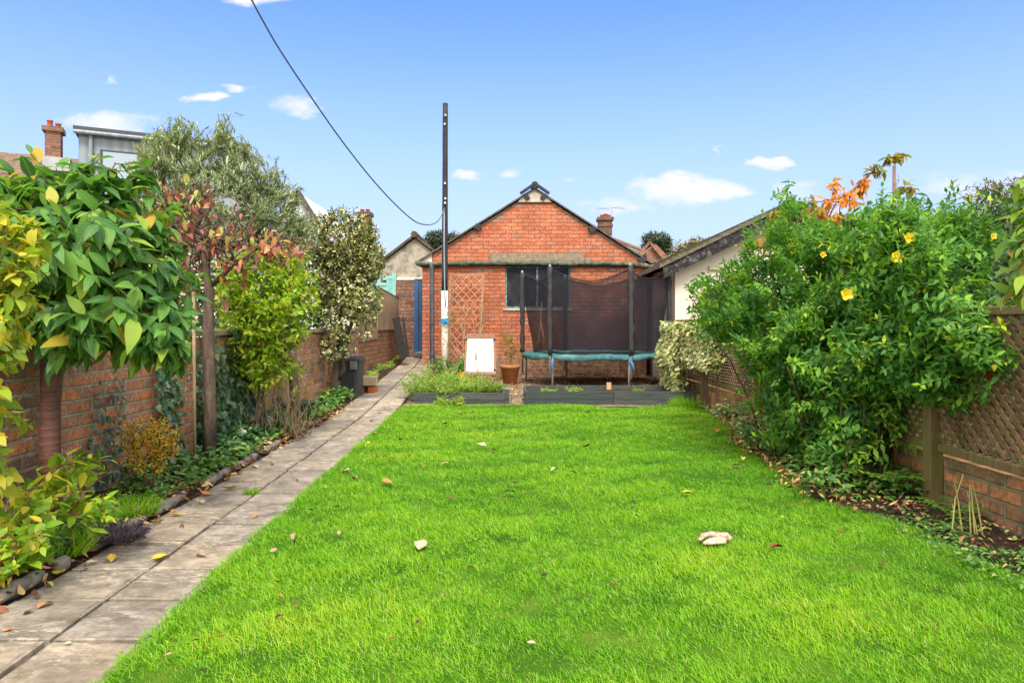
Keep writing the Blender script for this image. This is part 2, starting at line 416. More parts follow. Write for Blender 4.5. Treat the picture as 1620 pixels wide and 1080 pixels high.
def twigleaves(tips, dirs, per, span, L, Wd, lift=.4, spread=1.0, down=0.0, jit=.3, centre=None, upn=1.0, pair=False, leafp=1.0):
    n = len(tips); Pn = []; D = []; N = []; Ls = []
    for i in range(n):
        if leafp < 1 and random.random() > leafp: continue
        t = dirs[i]; a = np.cross(t, [0, 0, 1.0]); 
        if np.linalg.norm(a) < .05: a = np.array([1.0, 0, 0])
        a = a/np.linalg.norm(a); b = np.cross(t, a)
        ph = random.random()*6.28
        for k in range(per):
            s = k/max(per-1, 1)
            if pair: an = ph+(k//2)*1.571+(k % 2)*math.pi; s = (k//2)/max((per-1)//2, 1)
            else: an = ph+k*2.4
            rad = a*math.cos(an)+b*math.sin(an)
            d = t*(lift+.5*s)+rad*spread+np.array([0, 0, -down])+RNG.normal(size=3)*jit
            pos = tips[i]-t*span*(1-s)
            Pn.append(pos); D.append(d)
            out = (pos-centre) if centre is not None else rad
            N.append(np.array([0, 0, 1.0])*upn+out/max(np.linalg.norm(out), 1e-6)*.5+t*.6+RNG.normal(size=3)*.35)
            Ls.append((.58+.68*random.random())*(1-.35*s*(1 if per > 4 else 0)))
    Ls = np.array(Ls); return np.array(Pn), np.array(D), np.array(N), Ls*L, Ls*Wd

def plant(name, label, cat, base, blobs, trunks, trad, leaf, bark, group=None, kinds='tree', shell=.5, tipr=.002, tw=.35, sag=0., wig=.06,
          per=6, span=.15, L=.08, Wd=.03, kind='mid', lift=.5, spread=.9, down=.1, jit=.3, droop=.2, pair=False, keep=None, rcap=.02, upn=1.0, crown='crown', rndf=None, sides=4, rag=.10, leafp=1.0, clump=0, pc=8):
    root = empty(name, base, label, cat, group)
    tips = blobpts(blobs, shell, rag, clump, pc)
    tips = tips[tips[:, 2] > base[2]+.03]
    if keep is not None: tips = tips[[bool(keep(t)) for t in tips]]
    b = np.array(base)
    mb = MB(); dirs = skeleton(tips-b, [[tuple(np.array(p)-b) for p in t] for t in trunks], trad, mb, tipr, tw, sag, wig, rcap, sides)
    mb.build('trunk' if kinds == 'tree' else 'stems', bark, root, smooth=True)
    cen = np.mean(tips-b, axis=0)
    Pn, D, N, Ls, Ws = twigleaves(tips-b, dirs, per, span, L, Wd, lift, spread, down, jit, cen, upn, pair, leafp)
    rnd = None if rndf is None else rndf(Pn+b)
    leaves(crown, Pn, D, N, Ls, Ws, kind, leaf, root, rnd=rnd, droop=droop*(.5+RNG.random(len(Pn))))
    return root, tips

exec_parts = []
# ================================================================== SETTING
def fbm(x, y, s, o=3, seed=0.0):
    return mnoise.fractal(Vector((x*s, y*s, seed)), 1.0, 2.0, o)
def pz(y):      # height of the path, which climbs past the garage
    return float(np.interp(y, [9, 10.7, 13.7, 16.2, 17.6, 20], [0, .06, .19, .30, .42, .46]))
def pxc(y): return -1.775-.0373*(y-2.63)   # centre joint of the path
def gz(x, y): return float(np.interp(y, [10.2, 11.5, 13], [0, .05, .035]))
def grid(name, xs, ys, zf, mat, inside=None, parent=None, smooth=True):
    mb = MB(); nx, ny = len(xs), len(ys)
    mb.v = [(x, y, zf(x, y)) for y in ys for x in xs]
    for j in range(ny-1):
        for i in range(nx-1):
            if inside is None or inside((xs[i]+xs[i+1])/2, (ys[j]+ys[j+1])/2):
                mb.f.append((j*nx+i, j*nx+i+1, (j+1)*nx+i+1, (j+1)*nx+i)); mb.r.append(random.random())
    return mb.build(name, mat, parent, smooth)

m = M('soil', .95, .1); f = m.noise(6, 8, .75); f2 = m.noise(45, 5, .7)
c = m.ramp(f, [(.3, (.028, .018, .012)), (.6, (.06, .04, .026)), (.8, (.10, .075, .045))])
c = m.mix(m.ramp(f2, [(.5, 0.0), (.75, .7)]), c, (.12, .085, .05)); m.col(c); m.bump(m.noise(25, 8, .8), 1.0, .03); MAT['soil'] = m.m
m = M('dirt', .95, .1); m.col(m.ramp(m.noise(.8, 8, .7), [(.3, (.05, .055, .02)), (.7, (.10, .085, .05))])); m.bump(m.noise(8, 6), .6, .03); MAT['dirt'] = m.m
g = grid('ground', [-400, -60, -12, 0, 12, 60, 400], [-60, -6, 0, 10, 20, 60, 200, 600], lambda x, y: -.12 if abs(x) < 100 else -.5, 'dirt'); mark(g, kind='structure')

MAT['gravel'] = None
m = M('gravel', .9, .2); vo = m.n('ShaderNodeTexVoronoi'); vo.inputs['Scale'].default_value = 42; m.nt.links.new(m.coord(), vo.inputs['Vector'])
c = m.ramp(vo.outputs['Color'], [(0, (.10, .06, .03)), (.4, (.24, .17, .10)), (.7, (.40, .30, .19)), (1, (.5, .42, .3))])
c = m.mix(m.ramp(m.noise(3, 5, .7), [(.4, 0.0), (.65, .8)]), c, (.055, .038, .022)); m.col(c); m.bump(vo.outputs['Distance'], .9, .02); MAT['gravel'] = m.m
g = grid('gravel', np.linspace(-2.0, 3.4, 40), np.linspace(10.15, 16.4, 44), lambda x, y: gz(x, y)+.03*fbm(x, y, 2.2), 'gravel'); mark(g, kind='structure')

# lawn
LEFT = [(-3, -1.36), (2.3, -1.374), (3, -1.40), (4.9, -1.468), (6.4, -1.50), (8.9, -1.585), (10.3, -1.63)]
RIGHT = [(-3, 2.45), (2.6, 2.42), (3.24, 2.36), (3.69, 2.32), (4.08, 2.34), (4.4, 2.22), (4.75, 2.06), (5.3, 2.17), (6.0, 2.30), (6.6, 2.25), (7.95, 2.62), (9.0, 2.72), (10.3, 2.86)]
def lx(y): return float(np.interp(y, [a for a, b in LEFT], [b for a, b in LEFT]))
def rx(y): return float(np.interp(y, [a for a, b in RIGHT], [b for a, b in RIGHT]))
def lz(x, y): return .012+.03*fbm(x, y, .8, 2, 3.1)
m = M('lawn', .95, .1)
c = m.ramp(m.noise(2.2, 7, .7), [(.36, (.03, .09, .006)), (.5, (.06, .15, .008)), (.64, (.13, .20, .02))])
c = m.mix(m.ramp(m.noise(9, 6, .8), [(.62, 0.0), (.75, .6)]), c, (.09, .065, .03)); m.col(c); m.bump(m.noise(120, 3), .8, .02); MAT['lawn'] = m.m
mb = MB(); ys = np.linspace(-3, 10.32, 110); nx = 46
for y in ys:
    a = lx(y)+.02*fbm(0, y, 5); b = rx(y)+.06*fbm(4, y, 3)
    for i in range(nx):
        x = a+(b-a)*i/(nx-1); mb.v.append((x, y, lz(x, y)))
for j in range(len(ys)-1):
    for i in range(nx-1): mb.f.append((j*nx+i, j*nx+i+1, (j+1)*nx+i+1, (j+1)*nx+i)); mb.r.append(0)
mark(mb.build('lawn', 'lawn', None, True), kind='structure')

# grass blades: one object, nobody could count them
def grass():
    Y0, Y1 = 1.7, 10.36
    def dens(y): return np.interp(y, [1.7, 3.2, 5, 7.5, 10.4], [15500, 12500, 7800, 4600, 3200])
    n = int(4.4*(Y1-Y0)*21000); y = Y0+(Y1-Y0)*RNG.random(n); keep = RNG.random(n) < dens(y)/15800; y = y[keep]
    t = RNG.random(len(y)); a = np.interp(y, [p[0] for p in LEFT], [p[1] for p in LEFT])-.035; b = np.interp(y, [p[0] for p in RIGHT], [p[1] for p in RIGHT])+.05
    # ragged border
    e = .03*RNG.random(len(y))
    x = a+(b-a)*t
    vis = np.abs(x) < y*.80+.35
    x, y = x[vis], y[vis]
    # low frequency fields
    def field(x, y, s, k):
        q = np.random.default_rng(k); v = 0
        for o in range(7):
            an = q.random()*6.28; fr = s*(1.0+o*.45); v = v+np.sin((x*math.cos(an)+y*math.sin(an))*fr+q.random()*6.28)*(1/(1+o*.3))
        return v/3.4
    f1 = field(x, y, 3.2, 1); f2 = field(x, y, 9.0, 2); f3 = field(x, y, 1.3, 5); f4 = field(x, y, 17.0, 9)
    edge = np.minimum(x-np.interp(y, [p[0] for p in LEFT], [p[1] for p in LEFT]), np.interp(y, [p[0] for p in RIGHT], [p[1] for p in RIGHT])-x)
    # thin out on bare patches
    thin = RNG.random(len(x)) < np.clip(1.15+.45*f2+.45*f4+.25*f1, .6, 1)
    x, y, f1, f2, f3, f4, edge = [q[thin] for q in (x, y, f1, f2, f3, f4, edge)]
    n = len(x); z = np.array([lz(p, q) for p, q in zip(x, y)])-.004
    wy = np.interp(y, [1.7, 5, 10.4], [1.0, 1.5, 2.5])
    L = (.034+.010*f1+.013*f2+.012*f4)*(.6+.75*RNG.random(n)); L = np.maximum(L, .014); L += np.where(edge < .05, .012*RNG.random(n), 0)
    flow = 1.6*f3*3.1; an = RNG.random(n)*6.28; lean = .15+1.1*RNG.random(n)**1.5
    D = np.stack([np.cos(an)*lean+0*np.cos(flow), np.sin(an)*lean+0*np.sin(flow), np.ones(n)], 1)
    N = np.stack([np.cos(an+2.2), np.sin(an+2.2), .3*np.ones(n)], 1)
    rnd = np.clip(.47+.17*f1+.13*f2+.20*f3+.10*f4+.15*RNG.normal(size=n), 0, .95)
    rnd[RNG.random(n) < .035] = .99
    m = M('grass_blades', .5, .35)
    c = m.ramp(m.attr(), [(0, (.060, .22, .004)), (.3, (.125, .36, .005)), (.6, (.22, .48, .008)), (.85, (.36, .56, .014)), (.95, (.42, .50, .04)), (1, (.50, .44, .20))])
    m.col(c); tr = m.n('ShaderNodeBsdfTranslucent'); m.set(tr.inputs[0], m.mix(1.0, c, (1.4, 1.4, .8), 'MULTIPLY'))
    ms = m.n('ShaderNodeMixShader'); ms.inputs[0].default_value = .4; m.nt.links.new(m.b.outputs[0], ms.inputs[1]); m.nt.links.new(tr.outputs[0], ms.inputs[2]); m.nt.links.new(ms.outputs[0], m.out.inputs[0])
    MAT['grass'] = m.m
    o = leaves('grass', np.stack([x, y, z], 1), D, N, L*.80, .0025*wy*(.7+.6*RNG.random(n)), 'blade', 'grass', None, rnd, droop=.25+.5*RNG.random(n))
    mark(o, 'short bright green lawn grass with a few paler and bare patches', 'grass', kind='stuff')
    print('grass blades', n)
grass()

# path of concrete slabs
m = M('slab', .9, .15)
f = m.noise(3.6, 10, .80); c = m.ramp(f, [(.36, (.16, .14, .11)), (.5, (.28, .245, .195)), (.62, (.46, .40, .32))])
f2 = m.noise(1.1, 5, .6); c = m.mix(m.ramp(f2, [(.45, 0.0), (.7, .5)]), c, (.18, .145, .105))
pale = m.math('MULTIPLY', m.ramp(m.noise(11, 6, .8, m.coord('Object', (1, 2.2, 1))), [(.50, 0.0), (.58, 1.0)]), m.ramp(m.noise(1.9, 4, .6), [(.46, .05), (.56, .9)]))
c = m.mix(pale, c, (.54, .48, .39))
c = m.mix(m.ramp(m.noise(7, 8, .8), [(.54, 0.0), (.62, .6)]), c, (.12, .10, .06))
at = m.attr(); c = m.mix(1.0, c, m.ramp(at, [(0, (.80, .80, .82)), (.5, (1, .98, .95)), (1, (1.15, 1.08, .98))]), 'MULTIPLY')
uvs = m.n('ShaderNodeSeparateXYZ'); m.nt.links.new(m.n('ShaderNodeTexCoord').outputs['UV'], uvs.inputs[0])
# slab rims darkened to a mossy tone so the joints show: uv runs 0-1 over each slab
ed = m.math('MINIMUM', m.math('MINIMUM', uvs.outputs[0], m.math('SUBTRACT', 1.0, uvs.outputs[0])), m.math('MINIMUM', uvs.outputs[1], m.math('SUBTRACT', 1.0, uvs.outputs[1])))
edn = m.math('ADD', ed, m.math('MULTIPLY', m.math('SUBTRACT', m.noise(7, 6, .8), .5), .34))
c = m.mix(m.ramp(edn, [(0.0, .75), (.05, .0)]), c, (.11, .10, .07))
m.col(c); m.bump(m.noise(45, 8, .8), .8, .012); MAT['slab'] = m.m
mb = MB(); uvl = []
for k in range(-12, 40):
    y0 = 2.631+.389*k; y1 = y0+.389-.022
    if y0 > 17.7: break
    for s in (-1, 1):
        c0, c1 = pxc(y0), pxc(y1); wj = .010
        xa = (0+wj, .392) if s > 0 else (-.395, -wj)
        dz = random.uniform(-.005, .005); tl = random.uniform(-.006, .006); r = random.random(); jx = random.uniform(-.003, .003)
        b = .007; vs = []
        for (ins, dzz) in ((0, -.05), (0, -.006), (b, 0.0)):
            for (cx, yy, sy) in ((c0, y0, 1), (c1, y1, -1)):
                xs = (xa[0]+ins, xa[1]-ins)
                for q in (xs if sy > 0 else xs[::-1]):
                    vs.append((cx+q+jx, yy+ins*sy, pz(yy)+dz+tl*(q/.4)+dzz))
        fs = [(8, 9, 10, 11)]
        for a in (0, 4):
            for j in range(4): fs.append((a+j, a+(j+1) % 4, a+4+(j+1) % 4, a+4+j))
        mb.add(vs, fs, r)
        uvl += [(.02, .02), (.98, .02), (.98, .98), (.02, .98)]+[(.5, .5)]*32
o = mb.build('path', 'slab'); mark(o, kind='structure')
o.data.uv_layers[0].data.foreach_set('uv', np.array(uvl, np.float32).ravel())
# bedding under and beside the slabs
def bedz(x, y): return pz(y)-.032+(.062 if x < pxc(y)-.42 else 0)+(.02+.03*fbm(x, y, 4) if x < pxc(y)-.42 else 0)
g = grid('soil', np.linspace(0, 1, 22), np.linspace(-2, 18.5, 150), lambda t, y: 0, 'soil')
for v in g.data.vertices:
    y = v.co.y; a = -2.93; b = pxc(y)+.41; x = a+(b-a)*v.co.x; v.co = (x, y, bedz(x, y))
mark(g, kind='structure')
g = grid('soil', np.linspace(0, 1, 26), np.linspace(-2, 14.5, 200), lambda t, y: 0, 'soil')
for v in g.data.vertices:
    y = v.co.y; a = rx(y)-.12; b = 3.1; x = a+(b-a)*v.co.x; v.co = (x, y, -.02+.05*min(1, max(0, (x-a-.05)/.25))+.035*fbm(x, y, 5, 4)+gz(x, y))
mark(g, kind='structure')
MAT['conc'] = plain('conc', (.12, .115, .10), .9, .1, .35, 5, .5)
mb = MB()
for i in range(12):
    y0 = 11.2+i*.42; 
    if y0 > 16.15: break
    mb.box((pxc(y0)+.40, y0, -.03), (pxc(y0)+.45, y0+.41, pz(y0)+.012))
mark(mb.build('path_edge', 'conc'), kind='structure')

# weathered rounded edging stones along the bed
MAT['stone_edge'] = plain('stone_edge', (.20, .18, .15), .9, .15, .45, 14, .9)
seg = [(2.0, 2.62), (2.72, 3.25), (3.33, 3.42), (3.62, 4.22), (4.30, 4.75), (5.05, 5.6), (5.7, 6.25), (6.4, 6.95), (7.3, 7.9), (8.1, 8.6)]
for i, (a, b) in enumerate(seg):
    mb = MB(); n = 9; pts = []; rr = []
    for k in range(n):
        t = k/(n-1); y = a+(b-a)*t; pts.append((pxc(y)-.432+.012*fbm(y, i, 6), y, .028+.008*fbm(y, i+5, 5))); rr.append(  .035*(1 if 0 < k < n-1 else .55)*(1+.2*fbm(y, i, 9)))
    mb.tube(pts, rr, 9, lump=.5)
    far = ['with a yellow leaf on it, beside the nearest slabs', 'beside the second pair of slabs', 'a short broken piece among ground cover'][i] if i < 3 else 'further along the path'
    o = mb.build('edging_stone', 'stone_edge', None, True)
    lab = {0: 'long grey edging stone nearest the camera on the left of the path', 1: 'mossy edging stone beside the small dense green weeds', 2: 'short broken edging stone between two longer ones', 3: 'scaly grey edging stone with a yellow leaf at its end'}.get(i, 'weathered edging stone partly buried in leaves beside the path')
    mark(o, lab, 'edging stone', 'edging stones along the left of the path')

# ================================================================== WALLS
WX = -2.90
MAT['coping'] = plain('coping', (.26, .20, .15), .9, .15, .4, 6, .7)
root = empty('brick_wall', (WX, 5, 0), 'long weathered red brick garden wall behind the left flower bed, flaked and lime stained', 'wall')
def local(mb, root):
    l = root.location; mb.v = [(v[0]-l.x, v[1]-l.y, v[2]-l.z) for v in mb.v]; return mb
def wobble_wall(x0, x1, y0, y1, z0, z1f, step=.12):
    """wall along y with a slightly wavy face and top"""
    mb = MB(); ys = np.arange(y0, y1+step*.5, step); zs = 8
    for y in ys:
        zt = z1f(y)
        for k in range(zs+1):
            z = z0+(zt-z0)*k/zs; mb.v.append((x1+.008*fbm(y, z, 2.5), y, z))
        mb.v.append((x0, y, zt)); mb.v.append((x0, y, z0))
    st = zs+3
    for j in range(len(ys)-1):
        for k in range(st): 
            a, b = j*st+k, j*st+(k+1) % st; mb.f.append((a, a+st, b+st, b)); mb.r.append(0)
    mb.f.append(tuple(range(st))); mb.r.append(0); mb.f.append(tuple(reversed(range((len(ys)-1)*st, len(ys)*st)))); mb.r.append(0)
    return mb
local(wobble_wall(WX-.23, WX, .2, 12.9, -.1, lambda y: 1.10+.015*fbm(y, 0, 1.5)), root).build('wall', 'old_brick', root)
mb = MB()
for k in range(22):
    y0 = .2+k*.575; mb.box((WX-.26, y0, 1.115), (WX+.03, y0+.565, 1.17), .008)
local(mb, root).build('coping', 'coping', root)
for (y, w) in ((5.72, .40), (8.35, .44), (10.75, .36)):
    local(MB().box((WX-.28, y, -.1), (WX+.065, y+w, 1.06), .006), root).build('pier', 'old_brick', root)

# alley wall with screening panels
root = empty('brick_wall', (WX, 15, 0), 'lower orange brown brick wall running up to the blue door, screens on its top', 'wall')
local(wobble_wall(WX-.23, WX+.005, 12.9, 17.65, -.1, lambda y: .96+.22*(y > 14.6)), root).build('wall', 'alley_brick', root)
local(MB().box((WX-.25, 14.62, 1.18), (WX+.02, 17.6, 1.205)), root).build('coping', 'coping', root)

# reed screens
m = M('reed', .85, .2)
w1 = m.noise(1, 4, .7, m.coord('UV', (110, 1.2, 1)))
c = m.ramp(w1, [(.3, (.09, .055, .035)), (.5, (.27, .19, .125)), (.7, (.42, .33, .23))]); m.col(c); m.bump(w1, .9, .01); MAT['reed'] = m.m
MAT['screen_frame'] = plain('screen_frame', (.16, .10, .065), .8, .2, .3, 10)
def screen(y0, y1, zb0, zb1, zt0, zt1, label, x=WX+.02):
    root = empty('reed_screen', (x, y0, 0), label, 'screen', 'reed screens on the alley wall')
    mb = MB(); n = int((y1-y0)/.016)
    for i in range(n):
        t = i/n; y = (y1-y0)*t; h = random.uniform(-.006, .006)
        mb.tube([(random.uniform(0, .01), y, zb0+(zb1-zb0)*t+.01), (random.uniform(0, .01), y+random.uniform(-.004, .004), zt0+(zt1-zt0)*t+h)], random.uniform(.0075, .010), 5)
    mb.build('reeds', 'reed', root)
    mb = MB(); L = y1-y0
    mb.bar((.005, 0, zb0), (.005, L, zb1), .03, .02); mb.build('bottom_rail', 'screen_frame', root)
    mb = MB(); mb.bar((.0, 0, zt0), (.0, L, zt1), .035, .02); mb.build('top_rail', 'screen_frame', root)
screen(12.9, 14.55, .93, .95, 1.66, 1.80, 'lower brown reed screen nearer the holly bush on the alley wall')
screen(14.62, 17.35, 1.13, 1.13, 2.06, 1.93, 'taller reed screen on the alley wall nearest the blue door')

# low right hand wall
root = empty('brick_wall', (2.88, 4, 0), 'low mossy orange brick wall under the trellis fence on the right', 'wall')
mb = wobble_wall(2.88, 3.10, .5, 13.2, -.15, lambda y: .34)
mb.v = [(5.98-v[0]-0.0, v[1], v[2]) for v in mb.v]; mb.f = [tuple(reversed(f)) for f in mb.f]
local(mb, root).build('wall', 'low_brick', root)
mb = MB()
for k in range(14): mb.box((2.845, .5+k*.9, -.15), (2.875, 1.385+k*.9, .035+.006*random.random()), .006)
local(mb, root).build('footing', plain('footing', (.13, .125, .07), .9, .1, .4, 9, .6), root)

# trellis fence
m = M('fence_wood', .85, .2)
gr = m.noise(1, 6, .7, m.coord('Object', (30, 30, 3))); c = m.ramp(gr, [(.3, (.10, .065, .035)), (.7, (.24, .155, .08))])
c = m.mix(m.ramp(m.noise(2.2, 6, .7), [(.42, 0.0), (.62, .75)]), c, (.13, .135, .035)); m.col(c); m.bump(gr, .5, .005); MAT['fence_wood'] = m.m
m = M('lattice_wood', .85, .2)
c = m.ramp(m.noise(7, 6, .7), [(.3, (.10, .055, .032)), (.7, (.25, .155, .09))]); c = m.mix(1.0, c, m.ramp(m.attr(), [(0, (.75, .72, .7)), (1, (1.25, 1.2, 1.1))]), 'MULTIPLY')
c = m.mix(m.ramp(m.noise(1.6, 5, .7), [(.46, 0.0), (.66, .55)]), c, (.12, .12, .04)); m.col(c); MAT['lattice_wood'] = m.m
MAT['orange_post'] = plain('orange_post', (.42, .20, .07), .8, .2, .25, 6, .4)
FX = 2.86
root = empty('trellis_fence', (FX, 4, 0), 'brown diamond trellis fence along the right side of the garden, partly behind the bushes', 'fence')
posts = [.5, 2.5, 4.59, 6.25, 7.9, 10.05, 12.2]
for i, y in enumerate(posts):
    mb = MB().box((FX-.075, y-.045, -.15), (FX+.015, y+.045, 1.30 if i != 4 else 1.0), .006); o = local(mb, root).build('post', 'orange_post' if i == 4 else 'fence_wood', root)
    if i == 2: o['label'] = 'green tinged square post at the near end of the bush'
    if i == 4: o['label'] = 'orange newer post'
ZB, ZT = .40, 1.30
for i in range(len(posts)-1):
    a, b = posts[i]+.045, posts[i+1]-.045
    mb = MB(); st = .080; x = FX
    H = ZT-ZB-.06; Lh = b-a
    for sgn, xo in ((1, -.007), (-1, .007)):
        t = -H
        while t < Lh+H:
            # line from (a+t, ZB) going up at 45 deg
            if sgn > 0: p0, p1 = (t, 0), (t+H, H)
            else: p0, p1 = (t, H), (t+H, 0)
            (u0, w0), (u1, w1) = p0, p1
            if u0 < 0: w0 += (0-u0)*(w1-w0)/(u1-u0); u0 = 0
            if u1 > Lh: w1 += (Lh-u1)*(w1-w0)/(u1-u0) if u1 != u0 else 0; u1 = Lh
            if u1-u0 > .02: mb.bar((x+xo, a+u0, ZB+.03+w0), (x+xo, a+u1, ZB+.03+w1), .009, .025, up=(0, 0, 1))
            t += st
    local(mb, root).build('lattice_panel', 'lattice_wood', root)
    mb = MB(); mb.box((x-.03, a, ZB-.03), (x+.02, b, ZB+.025), .005); local(mb, root).build('bottom_rail', 'fence_wood', root)
    mb = MB(); mb.box((x-.03, a, ZT-.03), (x+.02, b, ZT+.02), .005); local(mb, root).build('top_rail', 'fence_wood', root)

# ================================================================== GARAGE
GY = 16.2
def PX(px, d): return (px-CX)/F*d
def PZ(py, d): return CH+(HY-py)/F*d
MAT['lintel'] = plain('lintel', (.22, .18, .13), .9, .1, .4, 12, .6)
m = M('mossy_gutter', .85, .2); c = m.ramp(m.noise(9, 7, .75), [(.3, (.03, .03, .025)), (.5, (.085, .10, .065)), (.7, (.22, .23, .17))]); m.col(c); m.bump(m.noise(30, 5), .9, .015); MAT['mossy_gutter'] = m.m
MAT['navy_pipe'] = plain('navy_pipe', (.055, .065, .09), .45, .4, .3, 6, .1)
MAT['verge'] = plain('verge', (.10, .085, .075), .9, .1, .5, 8, .7)
MAT['mortar_pale'] = plain('mortar_pale', (.42, .38, .30), .9, .1, .3, 12, .5)
MAT['black_tile'] = plain('black_tile', (.035, .035, .04), .7, .2, .4, 12, .5)
MAT['white_patch'] = plain('white_patch', (.6, .55, .47), .85, .2, .15, 5, .4)
gx0, gx1 = PX(668, GY), PX(1023, GY); ex0, ex1 = PX(660, GY), PX(1030, GY)
zg = PZ(417, GY); ax, az_ = PX(846, GY), PZ(297, GY)
root = empty('brick_garage', (ax, GY, 0), 'gable ended red brick garage with a mossy gutter at the end of the garden', 'garage')
def wall_with_hole(x0, x1, z0, z1, hx0, hx1, hz0, hz1, y, th):
    mb = MB()
    for (a, b, c_, d_) in ((x0, hx0, z0, z1), (hx1, x1, z0, z1), (hx0, hx1, z0, hz0), (hx0, hx1, hz1, z1)):
        if b-a > .001 and d_-c_ > .001: mb.box((a, y, c_), (b, y+th, d_))
    return mb
wx0, wx1, wz0, wz1 = PX(799, GY), PX(903, GY), PZ(488, GY), PZ(420, GY)
local(wall_with_hole(gx0, gx1, -.1, zg, wx0, wx1, wz0, wz1, GY, .22), root).build('front_wall', 'garage_brick_low', root)
lr, rr_ = (PX(663, GY+.06), PZ(412, GY+.06)), (PX(1024, GY+.06), PZ(412, GY+.06))
gabx0, gabx1 = PX(683, GY+.06), PX(1020, GY+.06)
def slopez(x):
    if x < ax: return lr[1]+(az_-lr[1])*(x-lr[0])/(ax-lr[0])
    return rr_[1]+(az_-rr_[1])*(rr_[0]-x)/(rr_[0]-ax)
mb = MB().prism([(gx0, zg), (gx1, zg), (gx1, slopez(gx1)-.05), (ax, az_-.08), (gx0, slopez(gx0)-.05)], GY+.05, GY+.26)
local(mb, root).build('gable', 'garage_brick', root)
# side and rear walls
mb = MB().box((gx0, GY+.22, -.1), (gx0+.22, GY+6.5, zg+.05)).box((gx1-.22, GY+.22, -.1), (gx1, GY+6.5, zg+.05)).box((gx0+.22, GY+6.3, -.1), (gx1-.22, GY+6.5, zg+.05))
local(mb, root).build('side_wall', 'garage_brick_low', root)
# roof sheets with a verge
MAT['roof_sheet'] = plain('roof_sheet', (.13, .12, .11), .9, .1, .35, 5, .5)
mb = MB()
for (ex, sg) in ((ex0-.05, -1), (ex1+.05, 1)):
    ez = slopez(ex)
    mb.prism([(ex, ez-.02), (ax, az_-.02), (ax, az_+.005), (ex, ez+.005)] if sg < 0 else [(ax, az_-.02), (ex, ez-.02), (ex, ez+.005), (ax, az_+.005)], GY-.04, GY+6.6)
roof = local(mb, root).build('roof', 'roof_sheet', root)
mb = MB()
for sg in (-1, 1):
    e = ex0 if sg < 0 else ex1
    n = 9
    for k in range(n):
        t0, t1 = k/n, (k+.97)/n
        xa, xb = e+(ax-e)*t0, e+(ax-e)*t1
        wv = random.uniform(-.008, .008)
        mb.bar((xa, GY-.03, slopez(xa)-.025+wv*.4), (xb, GY-.03, slopez(xb)-.025+wv*.4), .05, .022, up=(0, 0, 1))
local(mb, root).build('verge', 'verge', root)
# weathered mortar strip under the verge
mb = MB()
for sg in (-1, 1):
    e = ex0+.25 if sg < 0 else ex1-.25
    for k in range(26):
        t = k/26; x = e+(ax-e)*t; x2 = e+(ax-e)*(t+.045); s_ = .0+.06*random.random()
        mb.prism([(x, slopez(x)-.075-s_), (x2, slopez(x2)-.075-s_), (x2, slopez(x2)-.07), (x, slopez(x)-.07)] if sg < 0 else [(x2, slopez(x2)-.075-s_), (x, slopez(x)-.075-s_), (x, slopez(x)-.07), (x2, slopez(x2)-.07)], GY+.044-.004*random.random(), GY+.06)
local(mb, root).build('verge_mortar', 'lintel', root)
# ridge end
mb = MB().prism([(ax-.40, az_-.34), (ax+.40, az_-.34), (ax+.28, az_-.19), (ax, az_-.01), (ax-.28, az_-.19)], GY-.01, GY+.05)
local(mb, root).build('ridge_mortar', 'mortar_pale', root)
for s_ in (-1, 1):
    mb = MB().box((ax+s_*.2-.05, GY-.05, az_-.29), (ax+s_*.2+.06, GY-.012, az_-.14), rot=__import__('mathutils').Matrix.Rotation(s_*.45, 3, 'Y'))
    local(mb, root).build('purlin_end', 'black_tile', root)
mb = MB()
for s_ in (-1, 1):
    mb.bar((ax+s_*.34, GY-.06, az_-.15), (ax+s_*.02, GY-.06, az_+.07), .10, .06, up=(0, 0, 1))
mb.tube([(ax, GY-.10, az_+.05), (ax, GY+6.5, az_+.05)], .085, 10)
local(mb, root).build('ridge_tile', 'black_tile', root)
for (px, py) in ((756, 359), (937, 362), (1016, 411)):
    x = PX(px, GY); z = PZ(py, GY); sg = -1 if px < 846 else 1
    mb = MB().box((x-.075, GY-.05, z-.07), (x+.075, GY+.05, z+.06), rot=__import__('mathutils').Matrix.Rotation(-sg*.55, 3, 'Y')); local(mb, root).build('purlin_end', 'black_tile', root)
# white patch, lintel, gutter
mb = MB().prism([(PX(667, GY), zg+.02), (PX(683, GY), zg+.02), (PX(683, GY), PZ(399, GY)), (PX(672, GY), PZ(404, GY)), (PX(667, GY), PZ(408, GY))], GY+.02, GY+.048)
local(mb, root).build('plaster_patch', 'white_patch', root)
mb = MB().box((PX(775, GY), GY+.01, PZ(413, GY)), (PX(925, GY), GY+.052, PZ(400.5, GY)), .006); local(mb, root).build('lintel', 'lintel', root)
mb = MB(); pts = [(PX(px, GY-.08), GY-.09, PZ(py, GY-.08)) for px, py in ((659, 417), (700, 417.5), (760, 416), (830, 416.5), (900, 417), (960, 416.5), (1000, 417.5), (1020, 420), (1052, 425))]
fine = []
for a, b in zip(pts, pts[1:]):
    for k in range(7): fine.append(tuple(Vector(a).lerp(Vector(b), k/7)))
fine.append(pts[-1])
mb.tube(fine, [.052*(1+.25*fbm(i*.3, 0, 1)) for i in range(len(fine))], 9, lump=.6); local(mb, root).build('gutter', 'mossy_gutter', root, True)
mb = MB().box((gx0-.1, GY-.02, zg-.06), (gx1+.02, GY-.003, zg-.012)); local(mb, root).build('fascia', 'black_tile', root)
